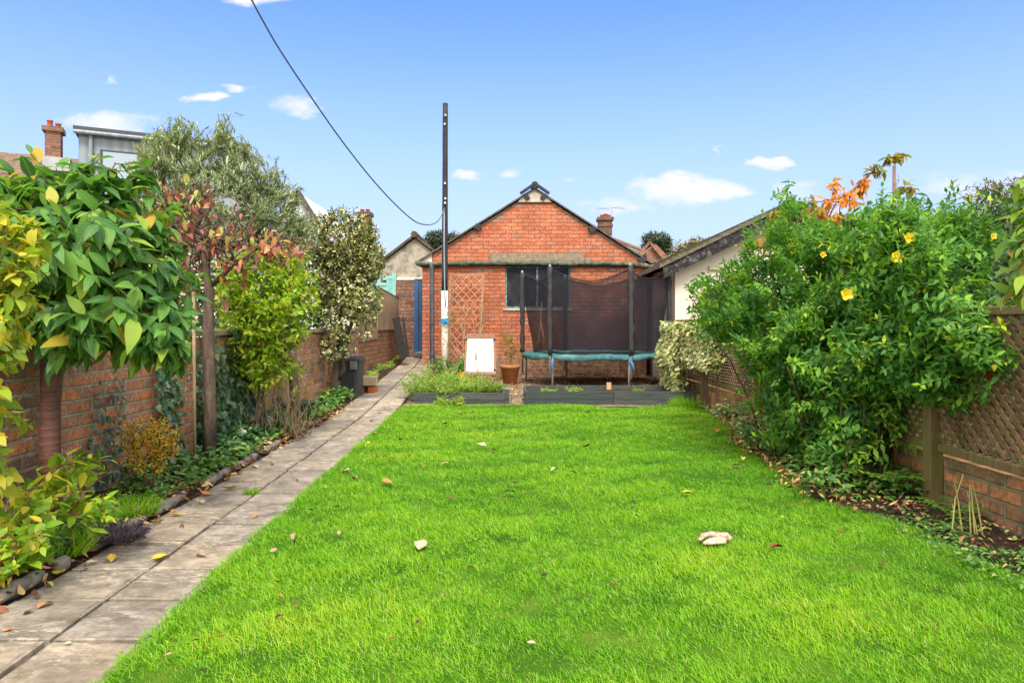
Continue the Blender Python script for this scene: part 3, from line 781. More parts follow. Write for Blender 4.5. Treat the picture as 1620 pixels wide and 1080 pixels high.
# drainpipe
mb = MB(); x = PX(684, GY)
mb.tube([(x-.02, GY-.09, zg-.02), (x, GY-.09, zg-.10), (x+.0, GY-.075, .15), (x+.06, GY-.12, .06)], .048, 12)
pipe = local(mb, root).build('drainpipe', 'navy_pipe', root, True)
for z in (zg-.12, 1.25, .5):
    mb = MB().tube([(x, GY-.082, z), (x, GY-.082, z+.06)], .060, 12); local(mb, root).build('pipe_bracket', 'navy_pipe', pipe)
# window
MAT['teal_frame'] = (lambda m: (m.col(m.ramp(m.noise(16, 7, .8), [(.40, (.05, .12, .13)), (.52, (.10, .20, .21)), (.6, (.5, .5, .47))])), m.m)[1])(M('teal_frame', .7, .3))
m = M('dirty_glass', .12, .6); m.col(m.ramp(m.noise(3, 6, .7), [(.3, (.012, .014, .018)), (.7, (.05, .05, .055))])); m.set(m.b.inputs['Roughness'], m.ramp(m.noise(6, 5, .7), [(.45, .03), (.6, .22)])); MAT['dirty_glass'] = m.m
mb = MB(); y = GY+.055; fw = .045
mb.box((wx0, y, wz0), (wx0+fw, y+.06, wz1)).box((wx1-fw, y, wz0), (wx1, y+.06, wz1)).box((wx0+fw, y, wz0), (wx1-fw, y+.06, wz0+fw)).box((wx0+fw, y, wz1-fw), (wx1-fw, y+.06, wz1))
xm = PX(850, GY); mb.box((xm-.02, y, wz0+fw), (xm+.02, y+.06, wz1-fw)); xm2 = PX(825, GY)
win = local(mb, root).build('window', 'teal_frame', root)
MAT['grey_board'] = plain('grey_board', (.16, .165, .19), .5, .4, .2, 4, .1)
for (a, b, mt) in ((wx0+fw, xm-.02, 'dirty_glass'), (xm+.02, wx1-fw, 'dirty_glass')):
    mb = MB().box((a, y+.028, wz0+fw), (b, y+.034, wz1-fw)); local(mb, root).build('pane', mt, win)
mb = MB().box((wx0-.05, GY-.03, wz0-.05), (wx1+.04, GY+.10, wz0-.004), .006); local(mb, root).build('sill', 'mortar_pale', win)

# end wall with the blue door
DY = 17.65
root = empty('brick_wall', (-2.6, DY, 0), 'weathered brown brick end wall holding the blue door beside the garage', 'wall')
xd0, xd1 = PX(655.5, DY), PX(675, DY)
mb = MB().box((PX(626, DY), DY, 0), (xd0, DY+.22, PZ(446, DY))).box((xd0, DY, PZ(442.8, DY)), (xd1+.3, DY+.22, PZ(441, DY)))
local(mb, root).build('wall', 'dark_brick', root)
root = empty('blue_door', (xd0, DY, PZ(557, DY)), 'dark blue panelled timber gate closing the alley beside the garage', 'door')
m = M('blue_paint', .55, .35); m.col(m.ramp(m.noise(5, 6, .7), [(.3, (.018, .065, .16)), (.7, (.035, .11, .24))])); MAT['blue_paint'] = m.m
zb, zt = PZ(557, DY), PZ(443.5, DY)
mb = MB().box((xd0, DY-.05, zb), (xd0+.11, DY+.02, zt), .004); local(mb, root).build('frame', 'blue_paint', root)
mb = MB().box((xd0+.115, DY+.0, zb+.02), (xd1+.2, DY+.03, zt-.03)).box((xd0+.115, DY-.03, zb+.02), (xd0+.20, DY-.002, zt-.03)).box((xd0+.202, DY-.03, zb+.8), (xd1+.2, DY-.002, zb+.9)).box((xd0+.202, DY-.03, zt-.15), (xd1+.2, DY-.002, zt-.03)).box((xd0+.202, DY-.03, zb+.02), (xd1+.2, DY-.002, zb+.13))
local(mb, root).build('door_leaf', 'blue_paint', root)
mb = MB().box((xd0, DY-.2, zb-.12), (xd1+.1, DY-.06, zb-.01), .01); local(mb, root).build('doorstep', 'conc', root)

# turquoise door frame seen above the screens
MAT['turq'] = plain('turq', (.20, .44, .41), .7, .3, .2, 6, .3)
d = 18.6; root = empty('turquoise_door', (PX(612, d), d, 0), 'pale turquoise timber door and frame showing over the reed screens', 'door')
mb = MB().box((PX(621, d), d-.05, .2), (PX(627, d), d+.05, PZ(432, d))).box((PX(585, d), d-.04, PZ(436, d)-.1), (PX(621, d), d+.04, PZ(436, d)))
local(mb, root).build('frame', 'turq', root)
mb = MB().box((PX(585, d), d, .2), (PX(612, d), d+.04, PZ(449, d))).box((PX(612, d), d-.03, .2), (PX(621, d), d+.03, PZ(440, d))).box((PX(585, d), d-.02, PZ(452, d)), (PX(612, d), d-.002, PZ(447, d)))
local(mb, root).build('door_leaf', 'turq', root)

# grey rendered garage behind
m = M('stained_render', .9, .1); c = m.ramp(m.noise(1.6, 8, .75), [(.35, (.42, .39, .31)), (.5, (.33, .30, .24)), (.6, (.13, .12, .095)), (.75, (.08, .075, .06))]); m.col(c); m.bump(m.noise(25, 5), .4, .01); MAT['stained_render'] = m.m
d = 20.5; root = empty('rendered_garage', (PX(655, d), d, 0), 'low garage with black stained cream render gable behind the alley', 'garage')
A = (PX(656, d), PZ(375, d)); Lf = (PX(606, d), PZ(413, d)); Rt = (PX(700, d), PZ(409, d))
mb = MB().prism([(Lf[0], 0), (Rt[0], 0), (Rt[0], Rt[1]-.03), (A[0], A[1]-.05), (Lf[0], Lf[1]-.03)], d, d+5); local(mb, root).build('wall', 'stained_render', root)
MAT['mossy_tile'] = plain('mossy_tile', (.10, .075, .055), .95, .1, .55, 5, .9)
mb = MB()
for (e, sg) in ((Lf, -1), (Rt, 1)):
    n = 14
    for k in range(n):
        t0, t1 = k/n, (k+1.15)/n; x0_, z0_ = e[0]+(A[0]-e[0])*t0-.0, e[1]+(A[1]-e[1])*t0; x1_, z1_ = e[0]+(A[0]-e[0])*t1, e[1]+(A[1]-e[1])*t1
        mb.bar((x0_, d-.1, z0_+.05), (x0_, d+5, z0_+.05), .20, .06) if False else mb.prism([(x0_, z0_), (x1_, z1_-.01), (x1_, z1_+.07), (x0_, z0_+.09)] if sg < 0 else [(x1_, z1_-.01), (x0_, z0_), (x0_, z0_+.09), (x1_, z1_+.07)], d-.12, d+5.1)
mb.tube([(A[0], d-.16, A[1]+.07), (A[0], d+5, A[1]+.07)], .10, 8)
local(mb, root).build('roof', 'mossy_tile', root)
mb = MB().box((Lf[0], d-.06, PZ(443, d)), (Rt[0], d-.004, PZ(439, d))); local(mb, root).build('ledge', 'turq' if False else 'white_patch', root)

# mossy hipped roof house further back with a chimney
def simple_house(name, label, y, x0, x1, dep, z0, zr, ov, wallm, roofm, cat='house', hip=0.0, along='x'):
    root = empty(name, ((x0+x1)/2, y, 0), label, cat)
    mb = MB().box((x0, y, -.1), (x1, y+dep, z0)); local(mb, root).build('wall', wallm, root)
    mb = MB()
    if along == 'x':
        ym = y+dep/2; v = [(x0-ov, y-ov, z0), (x1+ov, y-ov, z0), (x1+ov, y+dep+ov, z0), (x0-ov, y+dep+ov, z0), (x0-ov+hip, ym, zr), (x1+ov-hip, ym, zr)]
        mb.add(v, [(0, 1, 5, 4), (2, 3, 4, 5), (0, 4, 3), (1, 2, 5), (0, 3, 2, 1)])
    else:
        xm_ = (x0+x1)/2; v = [(x0-ov, y-ov, z0), (x1+ov, y-ov, z0), (x1+ov, y+dep+ov, z0), (x0-ov, y+dep+ov, z0), (xm_, y-ov+hip, zr), (xm_, y+dep+ov-hip, zr)]
        mb.add(v, [(0, 1, 4), (1, 2, 5, 4), (2, 3, 5), (3, 0, 4, 5), (0, 3, 2, 1)])
    rf = local(mb, root).build('roof', roofm, root)
    return root, rf
MAT['green_roof'] = plain('green_roof', (.15, .135, .065), .95, .1, .35, 3, .8)
MAT['cream'] = plain('cream', (.62, .55, .46), .85, .2, .06, 2, .1)
d = 25
r_, rf = simple_house('bungalow', 'bungalow with a green mossy roof behind the variegated holly bush', d, PX(555, d)-2, PX(628, d)-.6, 5, PZ(420, d), PZ(356, d), .4, 'cream', 'green_roof', 'house', 1.9)
def chimney(parent, cx, cy, z0, z1, w, dp, matn, pots=(), cap=True):
    mb = MB().box((cx-w/2, cy-dp/2, z0), (cx+w/2, cy+dp/2, z1)).box((cx-w/2-.06, cy-dp/2-.06, z1), (cx+w/2+.06, cy+dp/2+.06, z1+.13)).box((cx-w/2-.03, cy-dp/2-.03, z1-.25), (cx+w/2+.03, cy+dp/2+.03, z1-.15))
    root = parent
    while root.parent: root = root.parent
    ch = local(mb, root).build('chimney', matn, parent)
    for (ox, h, rr) in pots:
        mb = MB().lathe([(rr*.95, 0), (rr*.85, h*.8), (rr*1.05, h*.85), (rr*1.05, h), (rr*.75, h), (rr*.7, h*.6)], (cx+ox, cy, z1+.13), 12)
        local(mb, root).build('chimney_pot', 'terracotta_pot', ch, True)
    return ch
MAT['terracotta_pot'] = plain('terracotta_pot', (.38, .10, .06), .8, .2, .2, 8, .2)
MAT['sooty_brick'] = brickmat('sooty_brick', (.10, .05, .035), (.26, .11, .07), (.12, .1, .08), grime=.5)
dd = 27; chimney(rf, PX(577, dd), dd, PZ(380, dd), PZ(342, dd), .48, .5, 'sooty_brick', ((-.1, .14, .09), (.12, .14, .09)))

# white gabled dormer peeping over the olive tree
d = 24; root = empty('white_house', (PX(482, d), d, 0), 'white gable with a grey verge just showing right of the olive tree', 'house')
mb = MB().prism([(PX(440, d), 0), (PX(500, d), 0), (PX(500, d), PZ(352, d)), (PX(470, d), PZ(304, d)), (PX(440, d), PZ(352, d))], d, d+5); local(mb, root).build('wall', plain('white_wall', (.72, .74, .76), .8, .2, .05, 2, 0), root)
mb = MB().bar((PX(472, d), d-.1, PZ(303, d)), (PX(504, d), d-.1, PZ(354, d)), .25, .14).bar((PX(472, d), d-.1, PZ(303, d)), (PX(436, d), d-.1, PZ(360, d)), .25, .14); local(mb, root).build('verge', 'verge', root)

# house with grey dormer on the far left
MAT['brown_tile'] = (lambda m: (m.col(m.ramp(m.noise(7, 7, .8), [(.3, (.06, .04, .03)), (.5, (.17, .115, .08)), (.7, (.30, .21, .14))])), m.bump(m.noise(1, 3, .6, m.coord('UV', (7, 14, 1))), 1.0, .05), m.m)[2])(M('brown_tile', .9, .1))
m = M('zinc', .5, .4); wv = m.noise(1, 2, .5, m.coord('Object', (7, 7, .2))); m.col(m.ramp(wv, [(.3, (.16, .19, .22)), (.7, (.26, .30, .33))])); MAT['zinc'] = m.m
MAT['sky_glass'] = (lambda m: (m.col((.25, .32, .40)), m.m)[1])(M('sky_glass', .08, .8))
MAT['lead'] = plain('lead', (.35, .36, .38), .6, .3, .15, 3, .1)
MAT['dark_edge'] = plain('dark_edge', (.05, .055, .06), .6, .3, .2, 4, 0)
C0 = Vector((-12.7, 20, 0)); ang = math.atan2(.43, .9)
root = empty('dormer_house', (C0.x, C0.y, 0), 'terraced house with a grey clad flat roofed dormer on the far left', 'house', rz=ang)
zt = PZ(200, 20)
mb = MB().box((-7, .9, -.1), (4.9, 7.5, 5.3)); mb.build('wall', 'cream', root)
mb = MB(); mb.add([(-7, .3, 5.1), (5.1, .3, 5.1), (5.1, 4.0, 6.95), (-7, 4.0, 6.95), (-7, 7.9, 5.1), (5.1, 7.9, 5.1)], [(0, 1, 2, 3), (3, 2, 5, 4), (0, 3, 4), (1, 5, 2), (0, 4, 5, 1)])
rf = mb.build('roof', 'brown_tile', root)
mb = MB().box((-.0, .0, 4.9), (4.6, 4.2, zt-.14))
dm = mb.build('dormer', 'zinc', root)
MB().box((-.12, -.16, zt-.14), (4.75, 4.3, zt-.02)).build('flat_roof', 'dark_edge', dm)
MB().tube([(-.1, -.2, zt-.2), (4.7, -.2, zt-.2)], .06, 8).build('gutter', 'zinc', dm)
MB().tube([(.32, -.1, zt-.2), (.32, -.1, 4.9)], .05, 8).build('downpipe', 'zinc', dm)
w = MB().box((.55, -.04, zt-1.75), (3.2, -.003, zt-.62)).build('window', 'dark_edge', dm)
MB().box((.62, -.055, zt-1.7), (1.9, -.043, zt-.68)).box((1.96, -.055, zt-1.7), (3.14, -.043, zt-.68)).build('pane', 'sky_glass', w)
# chimney on that house, in its turned frame
def chim_local(x, y, z0, z1, w, dp, matn, pots):
    ch = MB().box((x-w/2, y-dp/2, z0), (x+w/2, y+dp/2, z1)).box((x-w/2-.07, y-dp/2-.07, z1), (x+w/2+.07, y+dp/2+.07, z1+.14)).build('chimney', matn, rf)
    MB().box((x-w/2-.05, y-dp/2-.08, z0-.3), (x+w/2+.25, y+dp/2+.05, z0+.1)).build('flashing', 'lead', ch)
    for ox, h, r_ in pots: MB().lathe([(r_*.95, 0), (r_*.85, h*.8), (r_*1.05, h*.85), (r_*1.05, h), (r_*.7, h)], (x+ox, y, z1+.14), 12).build('chimney_pot', 'terracotta_pot', ch, True)
chim_local(-.78, 1.2, 6.2, 7.08, .40, .45, 'far_brick', ((-.10, .24, .085), (.11, .16, .085)))

# far house to the right of the garage: slate roof, brick gable, chimney and aerials
d = 26
MAT['slate'] = (lambda m: (m.col(m.ramp(m.noise(3, 8, .8), [(.3, (.07, .065, .06)), (.6, (.17, .155, .14)), (.75, (.25, .23, .2))])), m.m)[1])(M('slate', .85, .2))
root = empty('slate_house', (PX(1000, d), d, 0), 'house with patchy slate roof and small brick gable behind the garage, right', 'house')
z0 = PZ(412, d); xr, zr = PX(988, d), PZ(366, d)
mb = MB().box((PX(930, d), d, -.1), (PX(1045, d), d+6, z0)); local(mb, root).build('wall', 'far_brick', root)
mb = MB(); mb.add([(PX(890, d), d-.3, z0), (PX(1048, d), d-.3, z0), (PX(1048, d), d+6.3, z0), (PX(890, d), d+6.3, z0), (PX(958, d), d+2.6, zr), (xr, d+2.6, zr)], [(0, 1, 5, 4), (2, 3, 4, 5), (0, 4, 3), (1, 2, 5), (0, 3, 2, 1)])
rf2 = local(mb, root).build('roof', 'slate', root)
mb = MB().tube([(PX(958, d), d+2.6, zr+.03), (xr, d+2.6, zr+.03)], .07, 6).tube([(xr, d+2.6, zr+.03), (PX(1048, d), d-.3, z0+.03)], .07, 6); local(mb, root).build('ridge_tile', 'far_brick', rf2)
mb = MB().prism([(PX(1016, d), PZ(420, d)), (PX(1044, d), PZ(420, d)), (PX(1044, d), PZ(409, d)), (PX(1027, d), PZ(392, d)), (PX(1012, d), PZ(406, d))], d-1.2, d+1.5); local(mb, root).build('gable', 'far_brick', root)
mb = MB().bar((PX(1010, d-1.2), d-1.3, PZ(408, d)), (PX(1027, d-1.2), d-1.3, PZ(390, d)), .12, .08).bar((PX(1046, d-1.2), d-1.3, PZ(412, d)), (PX(1027, d-1.2), d-1.3, PZ(390, d)), .12, .08); local(mb, root).build('verge', 'far_brick', root)
dd = 27; ch = chimney(rf2, PX(957, dd), dd, PZ(372, dd), PZ(350, dd), .5, .5, 'sooty_brick', ((-.12, .12, .08), (.02, .16, .08), (.15, .12, .08)))
MAT['steel'] = plain('steel', (.35, .36, .37), .4, .5, .15, 5, 0, .6)
for (bx, top, l0, l1) in ((946, 329, -1, 20), (968, 328, -2, 22)):
    mb = MB().tube([(PX(bx, dd), dd, PZ(375, dd)), (PX(bx, dd), dd, PZ(top, dd))], .015, 5).tube([(PX(bx+l0, dd), dd, PZ(top, dd)), (PX(bx+l1, dd), dd+.2, PZ(top+1, dd))], .012, 5)
    for k in range(6): xx = PX(bx+2+k*3, dd); mb.tube([(xx, dd-.18, PZ(top+.5, dd)), (xx, dd+.18, PZ(top+.5, dd))], .006, 4)
    local(mb, root).build('aerial', 'steel', ch)

# cream house on the right
HYR = 14.0
root = empty('cream_house', (PX(1246, HYR), HYR, 0), 'cream rendered building with black bargeboards and mossy roof beyond the right fence', 'house')
xA, zA = PX(1246, HYR), PZ(326, HYR); xL, zL = PX(1046, HYR), PZ(424, HYR); sl_ = (zA-zL)/(xA-xL); xR = xA+(xA-xL)
cw = PX(1068, HYR)
m = M('cream_render', .85, .15); m.col(m.mix(m.ramp(m.noise(1.2, 6, .7), [(.5, 0.0), (.8, .4)]), (.66, .58, .49), (.45, .40, .33))); m.bump(m.noise(80, 3), .2, .004); MAT['cream_render'] = m.m
mb = MB().prism([(cw, -.1), (2*xA-cw, -.1), (2*xA-cw, zL+sl_*(cw-xL)-.1), (xA, zA-.12), (cw, zL+sl_*(cw-xL)-.1)], HYR, HYR+7); local(mb, root).build('wall', 'cream_render', root)
m = M('black_board', .75, .15); m.col(m.ramp(m.noise(9, 8, .8), [(.42, (.012, .012, .014)), (.54, (.035, .034, .036)), (.62, (.16, .15, .14))])); MAT['black_board'] = m.m
mb = MB()
mb.prism([(xL-.02, zL-.24), (xA, zA-.26), (xA, zA-.02), (xL-.02, zL+.0)], HYR-.30, HYR-.26)
mb.prism([(xA, zA-.26), (xR, zL-.24), (xR, zL), (xA, zA-.02)], HYR-.30, HYR-.26)
local(mb, root).build('bargeboard', 'black_board', root)
m = M('moss_roof', .95, .1); c = m.ramp(m.noise(6, 8, .8), [(.3, (.06, .05, .045)), (.5, (.14, .12, .09)), (.68, (.16, .19, .05)), (.8, (.22, .26, .06))]); m.col(c); m.bump(m.noise(12, 6), 1.0, .05); MAT['moss_roof'] = m.m
mb = MB(); n = 22
for sg in (-1, 1):
    for k in range(n):
        t0, t1 = k/n, (k+1.2)/n; e = xL-.1 if sg < 0 else xR+.1; ez = zL-.03
        xa, xb = e+(xA-e)*t0, e+(xA-e)*min(t1, 1); za, zb_ = ez+(zA-ez)*t0, ez+(zA-ez)*min(t1, 1)
        h = .05+.02*random.random()
        mb.prism([(xa, za), (xb, zb_), (xb, zb_+h), (xa, za+h+.03)] if sg < 0 else [(xb, zb_), (xa, za), (xa, za+h+.03), (xb, zb_+h)], HYR-.34+.01*random.random(), HYR+7.1)
local(mb, root).build('roof', 'moss_roof', root)
mb = MB().box((PX(1121, HYR), HYR-.06, PZ(427, HYR)), (PX(1142, HYR), HYR, PZ(421, HYR))); local(mb, root).build('vent', 'mortar_pale', root)

# ================================================================== POLE, CABLE, WIRES
Mx = __import__('mathutils').Matrix
MAT['black_pole'] = plain('black_pole', (.022, .020, .022), .6, .3, .4, 9, .3)
m = M('peeling_white', .7, .25); m.col(m.ramp(m.noise(9, 7, .8), [(.42, (.35, .18, .12)), (.47, (.70, .66, .55)), (1, (.82, .78, .68))])); MAT['peeling_white'] = m.m
MAT['grey_conduit'] = plain('grey_conduit', (.22, .28, .33), .5, .4, .2, 6, 0)
MAT['insul'] = plain('insul', (.7, .68, .62), .4, .5, .15, 6, 0)
PD = 15.0; px_ = PX(703.5, PD)
root = empty('utility_pole', (px_, PD, 0), 'tall thin black pole with a peeling white foot beside the garage wall', 'pole')
zw = PZ(460, PD)
def xl(z): return (z-zw)*.0035
mb = MB(); mb.tube([(0, 0, -.1), (0, 0, 1), (0, 0, zw)], .073, 14); mb.build('painted_foot', 'peeling_white', root, True)
mb = MB(); mb.tube([(xl(z), 0, z) for z in np.linspace(zw, PZ(164, PD), 14)], [.068+.0*i-.0009*i for i in range(14)], 14, lump=.08); mb.build('shaft', 'black_pole', root, True)
mb = MB(); mb.tube([(-.01+xl(PZ(334, PD)), -.075, PZ(334, PD)), (-.005, -.078, 3), (.012, -.08, zw-.1), (.03, -.088, zw-.35)], .014, 6); mb.build('conduit', 'grey_conduit', root, True)
for py in (293, 317, 324, 186, 200): 
    z = PZ(py, PD); MB().lathe([(.0, 0), (.018, .0), (.022, .02), (.012, .045), (0, .05)], (xl(z)+random.uniform(-.02, .02), -.085, z), 8).build('insulator' if py < 318 and py > 290 else 'bolt', 'insul', root, True)
# blue rope knotted round the pole
MAT['blue_rope'] = plain('blue_rope', (.03, .28, .55), .7, .2, .3, 20, .3)
mb = MB(); zc = PZ(508, PD)
for k in range(5):
    pts = []; tilt = random.uniform(-.3, .3); z0 = zc+random.uniform(-.05, .06)
    for j in range(17): a = j/16*6.283; pts.append((.088*math.cos(a), .088*math.sin(a), z0+tilt*.09*math.cos(a)))
    mb.tube(pts, .010, 6)
for k in range(9):
    a0 = -1.57+random.uniform(-.8, .8); pts = [(.09*math.cos(a0), .09*math.sin(a0), zc)]
    for j in range(5): q = pts[-1]; pts.append((q[0]+random.uniform(-.03, .03), q[1]-.012+random.uniform(-.02, .01), q[2]-random.uniform(-.02, .045)))
    mb.tube(pts, .009, 5)
r_ = mb.build('blue_rope', 'blue_rope', None, True); r_.location = (px_, PD, 0); mark(r_, 'bright blue rope knotted round the white foot of the pole', 'rope')

k_ = .25; pts = []
for (px, py) in ((704, 331), (695, 347), (683, 355), (665, 354), (648, 344), (620, 318), (590, 285), (560, 248), (530, 208), (500, 165), (468, 118), (437, 70), (412, 26), (398, 0)):
    u = (px-CX)/F; X0 = px_; d = (-X0+k_*PD)/(k_-u); pts.append((u*d, d if px < 700 else PD-.08, PZ(py, d)))
a, b = Vector(pts[-2]), Vector(pts[-1]); dv = (b-a)
for i in range(1, 7): pts.append(tuple(b+dv*i*1.2+Vector((0, 0, .012*i*i))))
dense = []
V_ = [Vector(p) for p in pts]
for i in range(len(V_)-1):
    p0, p1, p2, p3 = V_[max(i-1, 0)], V_[i], V_[i+1], V_[min(i+2, len(V_)-1)]
    for j in range(6):
        t = j/6; dense.append(.5*((2*p1)+(-p0+p2)*t+(2*p0-5*p1+4*p2-p3)*t*t+(-p0+3*p1-3*p2+p3)*t**3))
dense.append(V_[-1])
o = MB().tube(dense, .0125, 6).build('service_cable', plain('cable', (.10, .13, .13), .5, .4, .2, 5, 0), None, True)
mark(o, 'thick grey cable sagging down from the upper left to the black pole', 'cable')
for i, (y0, ym, y1, lab) in enumerate(((93, 128, 141, 'higher of the two faint thin wires crossing the whole sky'), (114, 148, 150, 'lower of the two faint thin wires crossing the whole sky'))):
    d = 34; pts = []
    for t in np.linspace(0, 1, 24):
        px = -260+2100*t; py = y0+(y1-y0)*((px)/1620)+14*math.sin(math.pi*min(1, max(0, px/1620))); pts.append((PX(px, d), d, PZ(py, d)))
    o = MB().tube(pts, .0045, 4).build('overhead_wire', plain('thin_wire', (.22, .33, .55), .6, .2, .1, 3, 0), None); mark(o, lab, 'wire', 'thin overhead wires')
# brown telegraph pole behind the right hand bush
d = 19; root = empty('telegraph_pole', (PX(1413, d), d, 0), 'brown wooden telegraph pole rising behind the yellow flowered bush', 'pole')
MB().tube([(0, 0, 0), (.02, 0, 3), (.03, 0, PZ(262, d))], [.06, .05, .045], 8).build('shaft', plain('brown_pole', (.16, .10, .065), .8, .2, .3, 6, .3), root, True)
MB().tube([(.1, -.02, PZ(300, d)), (.1, -.02, PZ(290, d)), (.16, -.02, PZ(285, d)), (.14, -.02, PZ(276, d))], .02, 5).tube([(.0, 0, PZ(285, d)), (.16, 0, PZ(285, d))], .012, 4).build('bracket', 'steel', root)

# ================================================================== TRAMPOLINE
TD = 14.3; TX = PX(941, TD); TR = 1.48
root = empty('trampoline', (TX, TD, 0), 'round trampoline with black safety net and faded teal pad beside the garage wall', 'trampoline')
ztm = .64; ph0 = R(-10.7)
angs = [ph0+R(60)*i for i in range(6)]     # 0 = +x
polexy = [(TR*math.cos(a), TR*math.sin(a)) for a in angs]
MAT['galv'] = plain('galv', (.34, .34, .34), .45, .5, .25, 10, .1, .6)
m = M('teal_pad', .5, .4); c = m.ramp(m.noise(4, 7, .8), [(.3, (.015, .07, .075)), (.5, (.035, .145, .15)), (.66, (.12, .27, .27)), (.8, (.02, .03, .03))]); m.col(c); m.bump(m.noise(9, 5, .7), 1.0, .05); MAT['teal_pad'] = m.m
m = M('foam_sleeve', .45, .5); c = m.ramp(m.noise(30, 6, .8), [(.4, (.012, .012, .016)), (.62, (.03, .03, .035)), (.74, (.25, .26, .27))]); m.col(c); m.bump(m.noise(22, 5, .7), 1.0, .03); MAT['foam_sleeve'] = m.m
m = M('net', .7, .2); m.col((.012, .012, .018)); tr = m.n('ShaderNodeBsdfTransparent'); ms = m.n('ShaderNodeMixShader')
ms.inputs[0].default_value = .34; m.set(ms.inputs[0], m.ramp(m.noise(2.5, 4, .6), [(.35, .56), (.65, .76)])); m.nt.links.new(tr.outputs[0], ms.inputs[1]); m.nt.links.new(m.b.outputs[0], ms.inputs[2]); m.nt.links.new(ms.outputs[0], m.out.inputs[0]); MAT['net'] = m.m
m = M('mat_black', .6, .3); m.col((.015, .015, .018)); MAT['mat_black'] = m.m
# frame ring, mat, pad
ring = [(TR*math.cos(a), TR*math.sin(a), ztm-.03) for a in np.linspace(0, 2*math.pi, 49)]
MB().tube(ring, .021, 8).build('frame_ring', 'galv', root, True)
mb = MB(); mb.lathe([(0.001, ztm-.04), (.6, ztm-.035), (1.22, ztm-.01)], (0, 0, 0), 40); mb.build('bounce_mat', 'mat_black', root)
mb = MB(); n = 120
for j, (rr, zz) in enumerate(((1.17, .0), (1.20, .03), (1.35, .035), (TR+.02, .03), (TR+.055, .0), (TR+.05, -.055), (TR+.03, -.08), (TR+.02, -.06))):
    for i in range(n):
        a = 2*math.pi*i/n; w = .014*fbm(math.cos(a)*3, math.sin(a)*3, 2.0, 3, j*.3)
        dip = -.055*(abs(math.cos(3*(a-ph0)))**2 < .0) + (-.018*math.sin(a*9)*(j > 3))
        mb.v.append(((rr+w)*math.cos(a), (rr+w)*math.sin(a), ztm+zz+w*1.6+dip+(.02*fbm(a*4, j, 1.7) if j > 4 else 0)))
for j in range(7):
    for i in range(n): mb.f.append((j*n+i, j*n+(i+1) % n, (j+1)*n+(i+1) % n, (j+1)*n+i)); mb.r.append(0)
mb.build('pad', 'teal_pad', root, True)
ztop = 2.34
for i, (x, y) in enumerate(polexy):
    lean = random.uniform(-.03, .03); tx_ = x*1.03+lean
    mb = MB(); mb.tube([(x*1.04, y*1.04, ztm-.42), (x*1.04, y*1.04, ztm), (tx_, y*1.03, ztop+.06)], .021, 8)
    p = mb.build('net_pole', 'galv', root, True)
    mb = MB(); pts = [(x*1.04+(tx_-x*1.04)*t, y*1.04, ztm+.02+(ztop-ztm)*t) for t in np.linspace(0, 1, 14)]
    mb.tube(pts, [.048*(1+.12*math.sin(q*2.3+i)) for q in range(14)], 10, lump=.5); mb.build('foam_sleeve', 'foam_sleeve', p, True)
    mb = MB(); a = angs[i]; x2, y2 = TR*math.cos(a)*.985, TR*math.sin(a)*.985
    gzz = gz(TX+x2, TD+y2)
    mb.tube([(x2, y2, ztm-.05), (x2, y2, gzz-.02)], .022, 8)
    mb.tube([(x2, y2, gzz+.02), (TR*math.cos(a+.35), TR*math.sin(a+.35), gzz+.015)], .018, 6) if i % 2 == 0 else mb.tube([(x2, y2, gzz+.02), (TR*math.cos(a-.35), TR*math.sin(a-.35), gzz+.015)], .018, 6)
    mb.build('leg', 'galv', root, True)
# net with swags between the poles
mb = MB(); ns = 20; nr = 10; vs = []
sag = [.10, .16, .20, .15, .22, .14]
for i in range(6):
    a0, a1 = angs[i], angs[(i+1) % 6]
    p0 = polexy[i]; p1 = polexy[(i+1) % 6]
    base = len(mb.v)
    for q in range(ns+1):
        t = q/ns; bow = -.09*math.sin(math.pi*t)
        cx_, cy_ = p0[0]+(p1[0]-p0[0])*t, p0[1]+(p1[1]-p0[1])*t
        L_ = math.hypot(cx_, cy_); a_ = math.atan2(cy_, cx_)
        topz = ztop-.02-sag[i]*math.sin(math.pi*t)
        for w in range(nr+1):
            s_ = w/nr; rb = 1.28+0*L_; rt = L_*(1+bow*.6)
            rr = rb+(rt-rb)*min(1, s_*1.6)+.012*fbm(t*5, s_*3+i*7, 1.5)
            mb.v.append((rr*math.cos(a_), rr*math.sin(a_), ztm-.02+(topz-ztm)*s_))
    for q in range(ns):
        for w in range(nr): mb.f.append((base+q*(nr+1)+w, base+(q+1)*(nr+1)+w, base+(q+1)*(nr+1)+w+1, base+q*(nr+1)+w+1)); mb.r.append(0)
netv = list(mb.v)
mb.build('safety_net', 'net', root, True)
mb = MB()
for i in range(6):
    base = i*(ns+1)*(nr+1)
    mb.tube([netv[base+q*(nr+1)+nr] for q in range(ns+1)], .010, 5); mb.tube([(netv[base+q*(nr+1)+nr][0]*.995, netv[base+q*(nr+1)+nr][1]*.995, netv[base+q*(nr+1)+nr][2]-.045*math.sin(math.pi*q/ns)-.01) for q in range(ns+1)], .005, 4)
mb.build('net_hem', 'mat_black', root, True)
MAT['blue_tie'] = plain('blue_tie', (.06, .22, .42), .5, .4, .3, 9, .1)
for i in (4, 5):
    x, y = polexy[i]
    for q in range(3):
        mb = MB(); z0 = ztm-.04-.03*q; dx = random.uniform(-.1, .1)
        mb.tube([(x, y*1.05-.02, z0), (x+dx*.5, y*1.05-.04, z0-.05), (x+dx, y*1.05-.035, z0-.16-.04*q)], [.02, .016, .008], 5, lump=.6); mb.build('tie', 'blue_tie', root, True)
